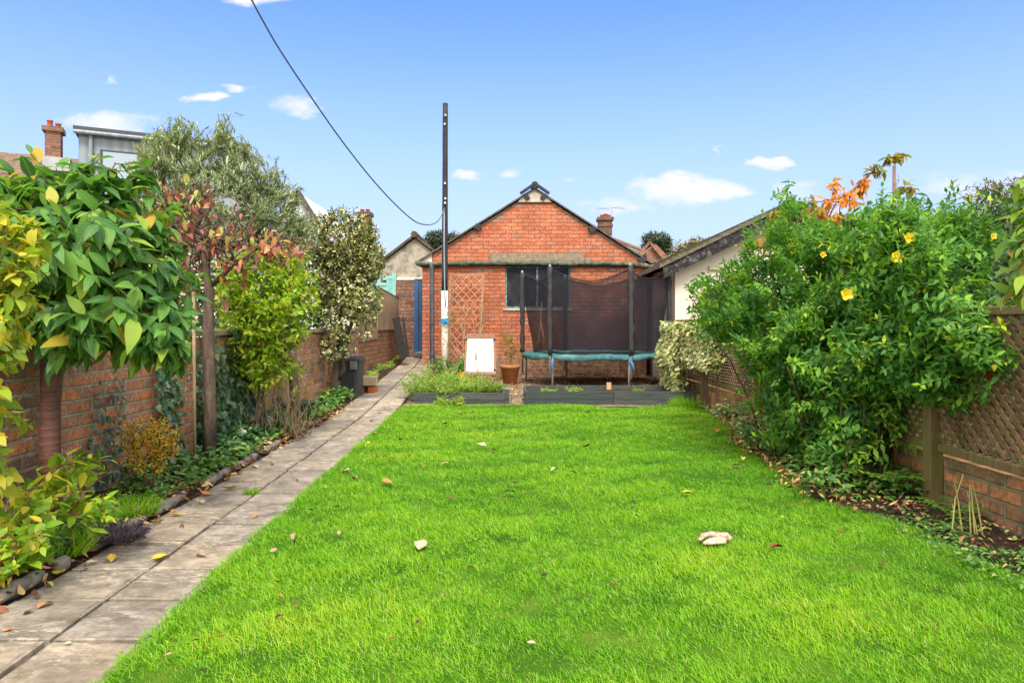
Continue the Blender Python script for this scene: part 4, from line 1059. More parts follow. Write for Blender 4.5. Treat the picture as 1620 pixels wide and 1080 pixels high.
# old sticks inside the net
o = MB().tube([(PX(845, 14.3), 14.3, ztm+.01), (PX(852, 14.3), 14.25, ztm+.3), (PX(855, 14.3), 14.3, 1.3), (PX(857, 14.3), 14.2, PZ(478, 14.3))], [.014, .012, .010, .006], 6, lump=.5).tube([(PX(855, 14.3), 14.3, 1.3), (PX(861, 14.3), 14.25, .95), (PX(856, 14.3), 14.3, ztm+.05)], [.010, .009, .006], 6).build('stick', plain('stick', (.42, .28, .15), .8, .2, .25, 9, .3), None, True)
mark(o, 'forked pale brown stick standing inside the trampoline net', 'stick')

# ================================================================== RAISED BEDS
m = M('grey_board_wood', .8, .2); gr = m.noise(1, 6, .75, m.coord('UV', (3, 45, 1))); c = m.ramp(gr, [(.3, (.028, .035, .036)), (.6, (.075, .09, .09)), (.8, (.16, .17, .155))]); c = m.mix(1.0, c, m.ramp(m.attr(), [(0, (.75, .8, .8)), (1, (1.25, 1.15, 1.1))]), 'MULTIPLY'); m.col(c); m.bump(gr, .6, .006); MAT['grey_board_wood'] = m.m
def raised_bed(name_lab, x0, x1, y0, y1, h, joints, rows=2):
    root = empty('raised_bed', ((x0+x1)/2, y0, 0), name_lab, 'raised bed', 'raised beds of grey boards')
    for k in range(rows):
        zb, zt_ = -.04+(h+.04)*k/rows, -.04+(h+.04)*(k+1)/rows-.004
        xs = [x0]+joints+[x1]
        for a, b in zip(xs, xs[1:]):
            dy = random.uniform(-.006, .006)
            local(MB().box((a+.002, y0+dy, zb), (b-.002, y0+.04+dy, zt_), .004), root).build('board', 'grey_board_wood', root)
        for a, b in zip(xs, xs[1:]): local(MB().box((a+.002, y1-.04, zb), (b-.002, y1, zt_), .004), root).build('board', 'grey_board_wood', root)
        for (xa, xb) in ((x0, x0+.04), (x1-.04, x1)): local(MB().box((xa, y0+.046, zb), (xb, y1-.044, zt_), .004), root).build('board', 'grey_board_wood', root)
    mb = MB(); xs = np.linspace(x0+.03, x1-.03, 30); ys = np.linspace(y0+.03, y1-.03, 10)
    for y in ys:
        for x in xs: mb.v.append((x, y, h-.07+.03*fbm(x, y, 5)))
    for j in range(9):
        for i in range(29): mb.f.append((j*30+i, j*30+i+1, (j+1)*30+i+1, (j+1)*30+i)); mb.r.append(0)
    local(mb, root).build('bed_soil', 'soil', root, True)
    return root
rb = raised_bed('raised bed of grey boards under the trampoline, its soil nearly bare', PX(830, 10.45), PX(1108, 10.45), 10.42, 11.5, .22, [PX(970, 10.45)])
mb = MB().box((PX(960, 11.4), 11.40, .08), (PX(967, 11.4), 11.45, .27)); local(mb, rb).build('corner_block', plain('pale_wood', (.5, .33, .18), .8, .2, .15, 9, .2), rb)
rb = raised_bed('raised bed of grey boards full of feathery self sown plants beside the path', PX(655, 10.6), PX(799, 10.6), 10.55, 12.3, .185, [PX(705, 10.6)])
mb = MB().box((PX(797, 10.7), 10.62, 0), (PX(806, 10.7), 10.76, .22)); local(mb, rb).build('corner_post', 'grey_board_wood', rb)

# ================================================================== EASEL, POT, TRELLIS, BIN ...
MAT['easel_wood'] = plain('easel_wood', (.30, .17, .115), .75, .2, .25, 12, .2)
d = 13.5; root = empty('easel', (PX(759, d), d, .03), 'childrens easel with a blank white board standing by the garage wall', 'easel')
W2, H0, H1 = PX(785, d)-PX(760, d)-0.0, PZ(590, d)-.03, PZ(529, d)-.03
def E(x, z, off=0.0): return (x*(.87+.13*(1-(z-H0)/(H1-H0)) if z >= H0 else 1), .28*(z/H1)+off, z)
for s_ in (-1, 1): MB().bar(E(s_*W2, 0), E(s_*W2, H1), .035, .02, up=(0, 1, 0)).build('leg', 'easel_wood', root)
for s_ in (-1, 1): MB().bar((s_*W2*.9, .62, 0), (s_*W2*.84, .30, H1), .03, .02, up=(0, 1, 0)).build('leg', 'easel_wood', root)
MB().bar(E(-W2*.99, H1-.03, -.012), E(W2*.99, H1-.03, -.012), .02, .09, up=(0, 0, 1)).build('top_rail', 'easel_wood', root)
a, b, c_, d_ = E(-W2*.9, H0+.03, -.022), E(W2*.9, H0+.03, -.022), E(W2*.93, H1-.09, -.022), E(-W2*.93, H1-.09, -.022)
bk = [tuple(Vector(q)+Vector((0, .014, 0))) for q in (a, b, c_, d_)]
MB().add([a, b, c_, d_]+bk, [(0, 1, 2, 3), (7, 6, 5, 4), (0, 4, 5, 1), (1, 5, 6, 2), (2, 6, 7, 3), (3, 7, 4, 0)]).build('white_board', plain('whiteboard', (.66, .63, .58), .4, .4, .12, 5, 0), root)
MB().box((-W2*1.05, -.10, H0-.035), (W2*1.05, .02, H0+.015), .006).build('tray', 'easel_wood', root)
MB().box((-W2*1.0, -.102, H0+.016), (W2*1.0, .0, H0+.02)).build('tray_top', 'white_patch', root)
for (x, z) in ((-W2*.9, H1-.10), (W2*.9, H1-.10), (W2*.93, H0+.06)): MB().box((x-.02, -.03+.28*z/H1, z-.02), (x+.02, -.005+.28*z/H1, z+.02)).build('clip', 'black_tile', root)
mb = MB().box((-.07, .25, H1-.035), (.05, .262, H1-.015)); mb.build('slot', 'black_tile', root)

d = 13.95; root = empty('plant_pot', (PX(807, d), d, .03), 'terracotta pot holding a yellowing bushy plant beside the trampoline', 'plant pot')
MAT['terracotta'] = (lambda m: (m.col(m.ramp(m.noise(4, 6, .7), [(.3, (.33, .13, .055)), (.6, (.46, .20, .085)), (.8, (.5, .3, .18))])), m.m)[1])(M('terracotta', .85, .15))
MB().lathe([(.001, 0), (.135, 0), (.19, .33), (.205, .335), (.215, .345), (.215, .395), (.205, .40), (.19, .39), (.18, .34), (.001, .34)], (0, 0, 0), 32).build('pot', 'terracotta', root, True)
MB().lathe([(.001, .345), (.185, .345)], (0, 0, 0), 20).build('potting_soil', 'soil', root)

# trellis panel leaning on the wall
d = 16.05; root = empty('wall_trellis', (PX(735, d), d-.1, 0), 'framed expanding trellis panel leaning on the garage wall with a climber', 'trellis')
MAT['trellis_wood'] = plain('trellis_wood', (.30, .19, .12), .85, .2, .3, 12, .3)
MAT['thin_lath'] = plain('thin_lath', (.48, .30, .185), .85, .2, .3, 12, .2)
def T(px, py): z = PZ(py, d); return (PX(px, d)-root.location.x, -.22+.10*(z/2.3)+.05, z)
corners = [T(709, 605), T(714, 436), T(765, 435), T(758, 605)]
for a, b, nm in ((corners[0], corners[1], 'side_rail'), (corners[3], corners[2], 'side_rail'), (corners[1], corners[2], 'top_rail'), (corners[0], corners[3], 'bottom_rail')):
    MB().bar(a, b, .055, .035, up=(0, 1, 0)).build(nm, 'trellis_wood', root)
mb = MB()
def lerp2(u, v):
    a = Vector(corners[0]).lerp(Vector(corners[3]), u); b = Vector(corners[1]).lerp(Vector(corners[2]), u); return a.lerp(b, v)
N_ = 4; asp = 3.4
for sgn in (1, -1):
    k = -int(asp*N_)
    while k < N_*2+int(asp*N_):
        # line in (u, v*asp) space
        u0, w0 = (k/N_, 0.0); pts = []
        for j in range(61):
            t = j/60*asp*1.0; u = u0+sgn*t*.9; 
            if 0 <= u <= 1: pts.append(lerp2(u, t/asp)+Vector((random.uniform(-.003, .003), -.01*(sgn > 0), 0)))
        if len(pts) > 1: mb.bar(pts[0], pts[-1], .011, .008, up=(0, 1, 0))
        k += 1
mb.build('lattice', 'thin_lath', root)
# dead climber stems over the trellis, growing behind the easel
croot = empty('climber', (PX(742, d), d-.32, 0), 'tangled bare climbing plant with a few green leaves on the wall trellis', 'climbing plant')
mb = MB(); cp = []; 
for k in range(16):
    p = Vector((random.uniform(-.12, .1), .0, .05)); a = random.uniform(-.3, .3); pts = [p.copy()]
    for j in range(26):
        a += random.uniform(-.33, .33)+(.04 if k % 2 else -.04); p = p+Vector((math.sin(a)*.08, random.uniform(-.01, .012), math.cos(a)*.085*(1 if j < 19 else .2)))
        if p.z < .1: a = 0
        p.x = max(-.40, min(.36, p.x)); p.z = min(2.25, p.z); pts.append(p.copy()); cp.append(p.copy())
    mb.tube(pts, [.008*(1-j/40) for j in range(27)], 5)
mb.build('stems', 'thin_lath', croot, True)
cp = np.array([tuple(q) for q in random.sample(cp, 70)])
MAT['leaf_climb'] = leafmat('leaf_climb', [(0, (.10, .16, .02)), (.5, (.22, .24, .03)), (1, (.32, .20, .06))])
leaves('foliage', cp, RNG.normal(size=(70, 3))+np.array([0, -1, -.4]), np.tile([0, -.5, 1.0], (70, 1)), .085, .05, 'mid', 'leaf_climb', croot)

# black wheel-less bin
d = 11.1; root = empty('garden_bin', (PX(553, d), d, .08), 'scuffed black plastic bin with lid between holly bush and path', 'bin')
m = M('bin_plastic', .5, .4); sc = m.noise(1, 6, .85, m.coord('Object', (40, 40, 2.5))); m.col(m.ramp(sc, [(.4, (.028, .030, .036)), (.62, (.06, .065, .075)), (.74, (.25, .26, .28))])); MAT['bin_plastic'] = m.m
def rbox(mb, w0, d0, z0, w1, d1, z1, n=6, bulge=0.05):
    vs = []
    for (w, dd_, z) in ((w0, d0, z0), (w1, d1, z1)):
        for c_ in range(4):
            cx_ = (1, -1, -1, 1)[c_]; cy_ = (1, 1, -1, -1)[c_]
            for j in range(n): 
                a = (c_+j/(n-1))*math.pi/2; vs.append((cx_*(w/2-bulge)+bulge*math.cos(a), cy_*(dd_/2-bulge)+bulge*math.sin(a), z))
    k = 4*n; fs = [(i, (i+1) % k, k+(i+1) % k, k+i) for i in range(k)]+[tuple(reversed(range(k))), tuple(range(k, 2*k))]
    return mb.add(vs, fs)
rbox(MB(), .34, .36, -.05, .41, .43, .56).build('body', 'bin_plastic', root)
mb = MB(); rbox(mb, .44, .46, .56, .45, .47, .60); rbox(mb, .43, .45, .6, .36, .38, .64); mb.build('lid', 'bin_plastic', root)
MB().box((.06, -.26, .44), (.17, -.20, .575), .008).build('catch', plain('grey_pl', (.16, .17, .18), .5, .4, .2, 8, 0), root)
# block seat: pale slab on two bricks
d = 11.6; root = empty('brick_stack', (PX(582, d), d, pz(11.6)), 'pale stone block resting on orange bricks beside the black bin', 'brick stack')
MB().box((-.16, -.14, .11), (.16, .16, .26), .012, rot=Mx.Rotation(.12, 3, 'Z')).build('block', plain('buff_block', (.44, .36, .22), .9, .1, .2, 10, .4), root)
for (x, y) in ((-.10, .0), (.09, -.02), (-.02, .12)): MB().box((x-.055, y-.11, -.02), (x+.055, y+.11, .09), .006, rot=Mx.Rotation(random.uniform(-.2, .2), 3, 'Z')).build('brick', plain('loose_brick', (.42, .15, .065), .9, .1, .25, 12, .4), root)
# charred plank at the end of the alley
d = 15.9; root = empty('black_plank', (PX(634, d), d, .3), 'black tarred plank leaning against the low alley wall near the blue door', 'plank')
MAT['tar'] = plain('tar', (.02, .018, .02), .5, .4, .6, 14, .8)
b0 = (PX(638, d)-root.location.x, 0, PZ(566, d)-.3); t0 = (PX(629, d)-root.location.x-.05, .05, PZ(502, d)-.3)
mb = MB().bar(b0, t0, .17, .05, up=(0, 1, 0)); mb.build('plank', 'tar', root)
mb = MB().bar((b0[0]+.11, .05, b0[2]+.02), (t0[0]+.15, .12, t0[2]), .06, .04, up=(0, 1, 0)); mb.build('batten', 'tar', root)

# sawn posts and pale offcuts by the right fence
d = 9.6
def piece(px, py0, py1, w, dd_, dep, label, mt, nm='timber_block', grp=None, lean=0):
    z1, z0 = PZ(py0, dd_), PZ(py1, dd_); x = PX(px, dd_)
    o = MB().box((-w/2, -dep/2, 0), (w/2, dep/2, z1-z0), .006).build(nm, mt, None); o.location = (x, dd_, z0); o.rotation_euler = (0, lean, random.uniform(-.3, .3)); mark(o, label, 'timber', grp)
piece(1137, 621, 645, .19, 9.75, .16, 'short thick orange sawn block at the foot of the far trellis', 'orange_post')
piece(1151, 624, 646, .09, 9.9, .05, 'upright brown offcut just right of the sawn block', 'fence_wood')
piece(1189, 634, 662, .07, 8.3, .03, 'grey brown board end left of the orange fence post', 'fence_wood')
piece(1196, 566, 650, .03, 8.1, .03, 'thin upright stake beside the orange fence post', 'easel_wood')
# brick on the gravel by the wall
# crumpled white toy on the lawn
m = M('chew', .8, .2); m.col(m.ramp(m.noise(16, 5, .7), [(.36, (.42, .16, .10)), (.46, (.60, .42, .32)), (.56, (.66, .58, .48)), (.66, (.62, .36, .12))])); MAT['chew'] = m.m
gx_, gy_, _ = G(1133, 868)
pts = [(-.11, .02, .02), (-.07, .04, .05), (-.02, .05, .065), (.03, .045, .06), (.08, .03, .055), (.11, .01, .04)]
mb = MB().tube(pts, [.018, .028, .03, .03, .028, .012], 9, lump=.9).tube([(.06, -.01, .03), (.01, -.02, .04), (-.05, -.03, .03), (-.10, -.045, .018)], [.022, .03, .024, .012], 9, lump=.9)
o = mb.build('pet_toy', 'chew', None, True); o.scale = (.78, .78, .62); o.location = (gx_, gy_, .028); mark(o, 'crumpled white and pink pet toy lying on the right of the lawn', 'toy')

# ================================================================== PLANTS
def B(px, py, d, rx_, ry_, rd, n):
    x, y, z = P(px, py, d); return (x, y, z, rx_*d/F, rd, ry_*d/F, n)
m = M('cherry_bark', .4, .5)
c = m.ramp(m.noise(1, 6, .75, m.coord('Object', (5, 5, 55))), [(.35, (.035, .012, .010)), (.55, (.13, .045, .03)), (.66, (.22, .10, .065)), (.74, (.50, .34, .22))])
c = m.mix(m.ramp(m.noise(4, 4, .6), [(.4, 0.0), (.7, .45)]), c, (.24, .13, .12)); m.col(c); m.bump(m.noise(1, 6, .75, m.coord('Object', (6, 6, 60))), .7, .01); MAT['cherry_bark'] = m.m
m = M('rough_bark', .9, .1); h = m.noise(1, 7, .8, m.coord('Object', (26, 26, 6)), dist=.8); m.col(m.ramp(h, [(.3, (.035, .025, .02)), (.55, (.15, .11, .085)), (.75, (.30, .23, .18))])); m.bump(h, 1.0, .02); MAT['rough_bark'] = m.m
MAT['twig_brown'] = plain('twig_brown', (.13, .075, .045), .8, .2, .4, 12, .3)
MAT['twig_pale'] = plain('twig_pale', (.26, .19, .11), .85, .2, .35, 12, .3)
MAT['twig_red'] = plain('twig_red', (.26, .10, .085), .6, .3, .3, 12, .2)
MAT['dark_twig'] = plain('dark_twig', (.085, .055, .035), .85, .1, .45, 12, .3)
MAT['dark_bark'] = plain('dark_bark', (.055, .045, .035), .9, .1, .5, 12, .6)

L_cherry = leafmat('leaf_cherry', [(0, (.035, .12, .03)), (.35, (.07, .21, .04)), (.6, (.11, .28, .045)), (.85, (.19, .38, .05)), (.965, (.34, .48, .06)), (.985, (.50, .30, .02)), (1, (.55, .32, .03))], .5, .38, True, .3)
L_lime = leafmat('leaf_lime', [(0, (.16, .30, .02)), (.4, (.32, .44, .03)), (.75, (.52, .50, .04)), (1, (.62, .46, .03))], .45, .4, True)
L_olive = leafmat('leaf_olive', [(0, (.12, .17, .08)), (.5, (.24, .31, .15)), (.85, (.40, .46, .27)), (1, (.55, .58, .42))], .5, .3)
L_purple = leafmat('leaf_purple', [(0, (.26, .09, .10)), (.35, (.38, .13, .13)), (.55, (.48, .08, .06)), (.75, (.52, .34, .07)), (.9, (.32, .40, .08)), (1, (.42, .33, .32))], .5, .3, True)
L_yg = leafmat('leaf_yellowgreen', [(0, (.08, .20, .015)), (.3, (.18, .34, .02)), (.6, (.32, .48, .025)), (.85, (.52, .54, .03)), (1, (.60, .42, .05))], .45, .4)
L_holly = leafmat('leaf_holly', [(0, (.06, .10, .03)), (.3, (.14, .19, .045)), (.6, (.32, .33, .09)), (.85, (.58, .54, .24)), (1, (.68, .64, .40))], .4, .2, spec=.5)
L_berb = leafmat('leaf_barberry', [(0, (.38, .42, .04)), (.4, (.70, .60, .07)), (.75, (.78, .45, .07)), (1, (.62, .18, .05))], .5, .45)
L_hyp = leafmat('leaf_hypericum', [(0, (.035, .125, .03)), (.3, (.08, .23, .045)), (.6, (.15, .34, .045)), (.8, (.28, .48, .04)), (.94, (.46, .60, .04)), (1, (.55, .50, .04))], .5, .4, spec=.25)
L_ivy = leafmat('leaf_ivy', [(0, (.012, .045, .018)), (.5, (.03, .09, .03)), (.85, (.06, .14, .045)), (1, (.18, .24, .12))], .35, .15, spec=.6)
L_varieg = leafmat('leaf_variegated', [(0, (.08, .15, .04)), (.35, (.24, .29, .08)), (.65, (.48, .48, .17)), (1, (.68, .62, .32))], .45, .2)
L_ground = leafmat('leaf_ground', [(0, (.035, .12, .025)), (.5, (.09, .24, .04)), (.8, (.20, .36, .06)), (1, (.36, .42, .11))], .5, .3)
L_feather = leafmat('leaf_feather', [(0, (.12, .26, .04)), (.5, (.26, .44, .07)), (.85, (.46, .56, .12)), (1, (.62, .58, .16))], .5, .4)
L_autumn = leafmat('leaf_autumn', [(0, (.10, .17, .02)), (.3, (.30, .26, .03)), (.55, (.55, .26, .03)), (.8, (.72, .30, .04)), (1, (.62, .18, .03))], .5, .4)
L_far = leafmat('leaf_far', [(0, (.025, .05, .03)), (.5, (.05, .085, .045)), (1, (.10, .14, .07))], .6, .15)
L_farbrown = leafmat('leaf_farbrown', [(0, (.07, .07, .02)), (.5, (.19, .16, .05)), (1, (.33, .24, .08))], .6, .25)
L_dead = leafmat('leaf_dead', [(0, (.09, .04, .025)), (.35, (.24, .10, .05)), (.6, (.42, .19, .08)), (.8, (.58, .36, .16)), (1, (.70, .48, .12))], .7, .1)
L_petal = leafmat('petal_yellow', [(0, (.75, .55, .01)), (1, (.85, .68, .03))], .5, .4)
L_hedge = leafmat('leaf_hedge', [(0, (.015, .045, .012)), (.5, (.04, .10, .02)), (1, (.10, .17, .035))], .5, .2)

# ---- big leaved cherry tree on the left
tb = (PX(80, 4.0), 4.0, .04)
tr1 = [tb, (tb[0]-.005, 4.0, .4), (tb[0]+.0, 4.0, .75), (tb[0]+.02, 3.99, .98), (tb[0]+.03, 3.98, 1.12)]
limbs = []
for (px, py, d) in ((10, 420, 3.9), (60, 340, 4.2), (140, 330, 4.0), (200, 390, 3.9), (235, 450, 4.1), (40, 480, 3.7)):
    e = Vector(P(px, py, d)); s_ = Vector((tb[0]+.03, 3.98, 1.05)); mm = s_.lerp(e, .5)+Vector((0, 0, .07))
    limbs.append([tuple(s_), tuple(s_.lerp(mm, .5)), tuple(mm), tuple(e)])
plant('cherry_tree', 'small tree with big drooping green leaves and glossy banded trunk at front left', 'tree', tb,
      [B(150, 405, 4.0, 125, 120, .55, 165), B(60, 395, 4.0, 110, 120, .5, 120), B(215, 470, 4.05, 80, 80, .45, 80), B(125, 300, 4.1, 105, 55, .4, 70), B(150, 520, 3.9, 120, 50, .4, 75), B(5, 320, 4.1, 60, 35, .3, 24), B(272, 555, 3.95, 20, 28, .15, 12), B(235, 530, 3.95, 40, 40, .2, 24), B(265, 520, 3.9, 22, 30, .2, 12), B(-60, 420, 3.9, 90, 130, .5, 30), B(245, 350, 4.2, 20, 60, .25, 12), B(195, 270, 4.1, 35, 25, .25, 10), B(30, 500, 3.9, 45, 30, .3, 10)],
      [tr1]+limbs, [[.058, .055, .054, .060, .045]]+[[.036, .028, .022, .012]]*len(limbs), L_cherry, 'cherry_bark', per=5, span=.13, L=.165, Wd=.074, kind='big', lift=.35, spread=.75, down=.58, jit=.4, droop=.35, shell=.5, rag=.16, rcap=.012, upn=1.6)
# ---- lime yellow climber at the left edge
def limekeep(t): return True
plant('lime_shrub', 'yellow lime leaved shrub at the left edge in front of the wall', 'shrub', (PX(-40, 2.9), 2.9, .04),
      [B(-5, 400, 2.95, 62, 75, .2, 64), B(10, 340, 2.95, 30, 25, .15, 14), B(-15, 560, 2.9, 50, 80, .2, 46), B(-30, 700, 2.9, 55, 90, .15, 34), B(35, 490, 3.0, 25, 60, .12, 22)],
      [[(PX(-60, 2.9), 2.9, .04), (PX(-50, 2.9), 2.9, .7), (PX(-40, 2.9), 2.95, 1.3)]], [[.018, .014, .008]], L_lime, 'twig_pale', kinds='shrub', per=6, span=.12, L=.085, Wd=.052, kind='big', lift=.4, spread=.8, down=.4, droop=.35, shell=.5, crown='foliage', rcap=.008)
# ---- low yellow green plants, front left corner
plant('yellow_green_shrub', 'straggly low shrub with yellow and green pointed leaves at the front left corner', 'shrub', (PX(45, 3.3), 3.3, .04),
      [B(80, 790, 3.4, 85, 32, .2, 34), B(20, 850, 3.05, 60, 45, .2, 34), B(140, 745, 3.6, 50, 22, .2, 12), B(170, 800, 3.3, 20, 20, .08, 7), B(0, 905, 2.95, 30, 25, .1, 12), B(95, 750, 3.6, 60, 28, .15, 12)],
      [[(PX(45, 3.3), 3.3, .04), (PX(45, 3.3), 3.3, .15)], [(PX(15, 3.1), 3.1, .04), (PX(5, 3.1), 3.1, .2)]], [[.012, .01], [.012, .01]], L_yg, 'twig_red', kinds='shrub', per=7, span=.16, L=.080, Wd=.036, kind='big', lift=.5, spread=.8, down=.0, droop=.2, shell=.3, crown='foliage', pair=True, rcap=.008, upn=1.5)
# ---- olive behind the wall
ob = (PX(350, 9.6), 9.6, -.1)
plant('olive_tree', 'feathery grey green olive tree rising above the left wall', 'tree', ob,
      [B(350, 330, 9.6, 90, 95, .9, 520), B(265, 300, 9.4, 60, 80, .7, 360), B(355, 200, 9.6, 12, 26, .15, 30), B(350, 245, 9.6, 30, 38, .3, 110), B(295, 214, 9.5, 28, 24, .3, 70), B(372, 222, 9.6, 16, 10, .15, 18), B(285, 195, 9.5, 8, 12, .1, 8), B(440, 268, 9.7, 8, 18, .1, 10), B(260, 210, 9.4, 14, 14, .15, 16), B(250, 245, 9.3, 32, 38, .3, 100), B(390, 280, 9.6, 35, 40, .4, 130), B(440, 290, 9.7, 18, 25, .2, 34), B(440, 345, 9.7, 42, 55, .5, 260), B(475, 310, 9.7, 10, 16, .1, 12), B(400, 245, 9.6, 14, 14, .1, 12), B(455, 400, 9.7, 40, 40, .4, 90), B(478, 375, 9.8, 26, 42, .3, 110)],
      [[ob, (ob[0], 9.6, 1.0), (ob[0]+.02, 9.6, 1.9)], [(ob[0], 9.6, 1.0), (ob[0]-.5, 9.5, 2.2), (ob[0]-.7, 9.5, 2.8)], [(ob[0], 9.6, 1.3), (ob[0]+.5, 9.6, 2.2), (ob[0]+.6, 9.6, 2.6)]],
      [[.10, .08, .05], [.05, .035, .02], [.05, .035, .02]], L_olive, 'rough_bark', per=17, span=.28, L=.095, Wd=.023, kind='mid', lift=.75, spread=.65, down=-.25, jit=.2, droop=.05, shell=.5, tipr=.0022, rcap=.016)
# ---- small tree losing its purple leaves
sb = (PX(331, 6.0), 6.0, .03)
tk = [sb, (sb[0]+.01, 6.0, .5), (sb[0]-.01, 6.0, 1.1), (sb[0]+.0, 6.0, 1.55), (sb[0]-.05, 5.98, 1.85)]
plant('small_tree', 'slim rough barked tree with bare reddish twigs and a few purple red leaves', 'tree', sb,
      [B(275, 390, 6.0, 52, 85, .35, 130), B(325, 410, 6.0, 80, 65, .4, 150), B(290, 330, 6.0, 60, 62, .3, 170), B(400, 385, 5.9, 75, 42, .35, 120), B(350, 340, 6.0, 60, 50, .3, 60), B(455, 392, 5.8, 50, 22, .2, 70), B(250, 340, 6.0, 30, 45, .2, 40)],
      [tk, [tk[3], (sb[0]+.25, 5.95, 1.75), (sb[0]+.5, 5.9, 1.9)], [tk[2], (sb[0]-.15, 6.0, 1.5), (sb[0]-.25, 6.0, 1.9)]], [[.060, .052, .050, .040, .02], [.024, .016, .008], [.022, .015, .008]],
      L_purple, 'rough_bark', per=1, span=.07, L=.088, Wd=.042, kind='big', lift=.2, spread=.5, down=.8, jit=.5, droop=.3, shell=.35, wig=.16, tipr=.0036, rcap=.014, leafp=.62,
      rndf=lambda p: np.clip(RNG.random(len(p)), 0, 1))
# ---- yellow green shrub on the wall
yb = (PX(400, 7.25), 7.3, .05)
plant('leafy_shrub', 'tall bright yellow green shrub against the wall between slim tree and holly', 'shrub', yb,
      [B(425, 440, 7.2, 72, 60, .38, 400), B(405, 540, 7.2, 62, 65, .38, 340), B(460, 490, 7.1, 45, 60, .35, 200), B(380, 460, 7.2, 45, 60, .35, 120), B(425, 590, 7.2, 55, 35, .3, 90), B(440, 400, 7.2, 50, 24, .3, 60), B(350, 560, 7.3, 15, 45, .2, 30)],
      [[yb, (yb[0]-.1, 7.3, .5), (yb[0]-.05, 7.3, 1.1)], [(yb[0]+.08, 7.25, .05), (yb[0]+.16, 7.2, .6), (yb[0]+.2, 7.2, 1.0)], [(yb[0]-.05, 7.3, .05), (yb[0]+.05, 7.3, .5), (yb[0]+.06, 7.3, .9)], [(yb[0]+.35, 7.2, .05), (yb[0]+.4, 7.2, .4), (yb[0]+.36, 7.2, .8)]],
      [[.02, .015, .01]]*4, L_yg, 'twig_pale', kinds='shrub', per=6, span=.14, L=.085, Wd=.043, kind='mid', lift=.5, spread=.8, down=.1, droop=.2, shell=.4, crown='foliage', rcap=.009,
      rndf=lambda p: np.clip(.25+.55*RNG.random(len(p))+.22*np.clip((p[:, 2]-1.0), -1, 1)*0+.1*RNG.normal(size=len(p)), 0, 1))
# bare twiggy base
mb = MB()
for k in range(60):
    x = yb[0]+random.uniform(-.1, .62); p = Vector((x, 7.2+random.uniform(-.15, .1), .05)); pts = [p.copy()]
    for j in range(6): p = p+Vector((random.uniform(-.07, .07), random.uniform(-.05, .04), random.uniform(.04, .14))); pts.append(p.copy())
    mb.tube(pts, [.005*(1-j/9) for j in range(7)], 4)
o = mb.build('dry_bush', 'twig_pale', None, True); mark(o, 'tangle of dry pale stems under the bright yellow green shrub', 'dry plant')
# ---- variegated holly
hb = (PX(533, 10.4), 10.4, .05)
hk = [hb, (hb[0]-.02, 10.4, .35), (hb[0]+.0, 10.38, .62), (hb[0]+.05, 10.35, .85)]
plant('holly_bush', 'tall cream variegated bush with twisted dark stems beside the black bin', 'bush', hb,
      [B(545, 385, 10.4, 55, 52, .5, 760), B(580, 410, 10.4, 30, 50, .35, 330), B(520, 430, 10.4, 40, 50, .45, 360), B(560, 460, 10.4, 45, 45, .45, 300), B(540, 345, 10.4, 30, 18, .2, 60), B(580, 370, 10.3, 20, 20, .2, 40), B(575, 480, 10.3, 32, 35, .3, 130), B(530, 550, 10.3, 30, 25, .25, 60), B(500, 375, 10.4, 28, 36, .3, 80), B(560, 520, 10.4, 38, 30, .35, 60), B(520, 500, 10.4, 22, 50, .3, 60)],
      [hk, [hk[1], (hb[0]+.12, 10.35, .55), (hb[0]+.1, 10.3, .75), (hb[0]+.2, 10.3, 1.0)], [hk[2], (hb[0]-.2, 10.4, 1.0), (hb[0]-.25, 10.4, 1.5)], [hk[2], (hb[0]+.05, 10.4, 1.3), (hb[0]+.1, 10.4, 1.9)], [hk[3], (hb[0]+.3, 10.4, 1.4), (hb[0]+.4, 10.4, 1.9)]],
      [[.085, .075, .06, .05], [.045, .04, .03, .02], [.035, .025, .015], [.04, .03, .015], [.035, .025, .014]], L_holly, 'dark_bark', kinds='shrub', per=6, span=.12, L=.068, Wd=.040, kind='mid', lift=.5, spread=.8, down=.05, droop=.1, shell=.45, wig=.12, crown='foliage', rcap=.014, tipr=.0026)
# dry brown growth on the reed screen
mb = MB()
for k in range(0):
    x, y, z = P(random.gauss(572, 22), random.gauss(490, 32), 10.9+random.uniform(-.3, .3)); p = Vector((x, y, z)); pts = [p.copy()]
    for j in range(4): p = p+Vector((random.uniform(-.08, .06), random.uniform(-.05, .05), random.uniform(-.07, .06))); pts.append(p.copy())
    mb.tube(pts, .0035, 3, cap=False)
# ---- cut trunk against the wall, and garden cane
x = PX(462, 8.15); o = MB().tube([(x, 8.3, -.05), (x-.015, 8.3, .3), (x-.05, 8.35, .62), (x-.07, 8.4, .95)], [.068, .062, .058, .05], 12, lump=.25).build('tree_trunk', 'rough_bark', None, True); mark(o, 'leaning bare reddish brown trunk against the wall right of the bright shrub', 'tree trunk')
o = MB().tube([(PX(304, 5.75), 5.8, 0), (PX(303, 5.75), 5.8, .7), (PX(300, 5.75), 5.82, 1.5)], .014, 8).build('garden_cane', 'twig_pale', None, True); mark(o, 'thin pale upright garden cane left of the slim tree', 'cane')
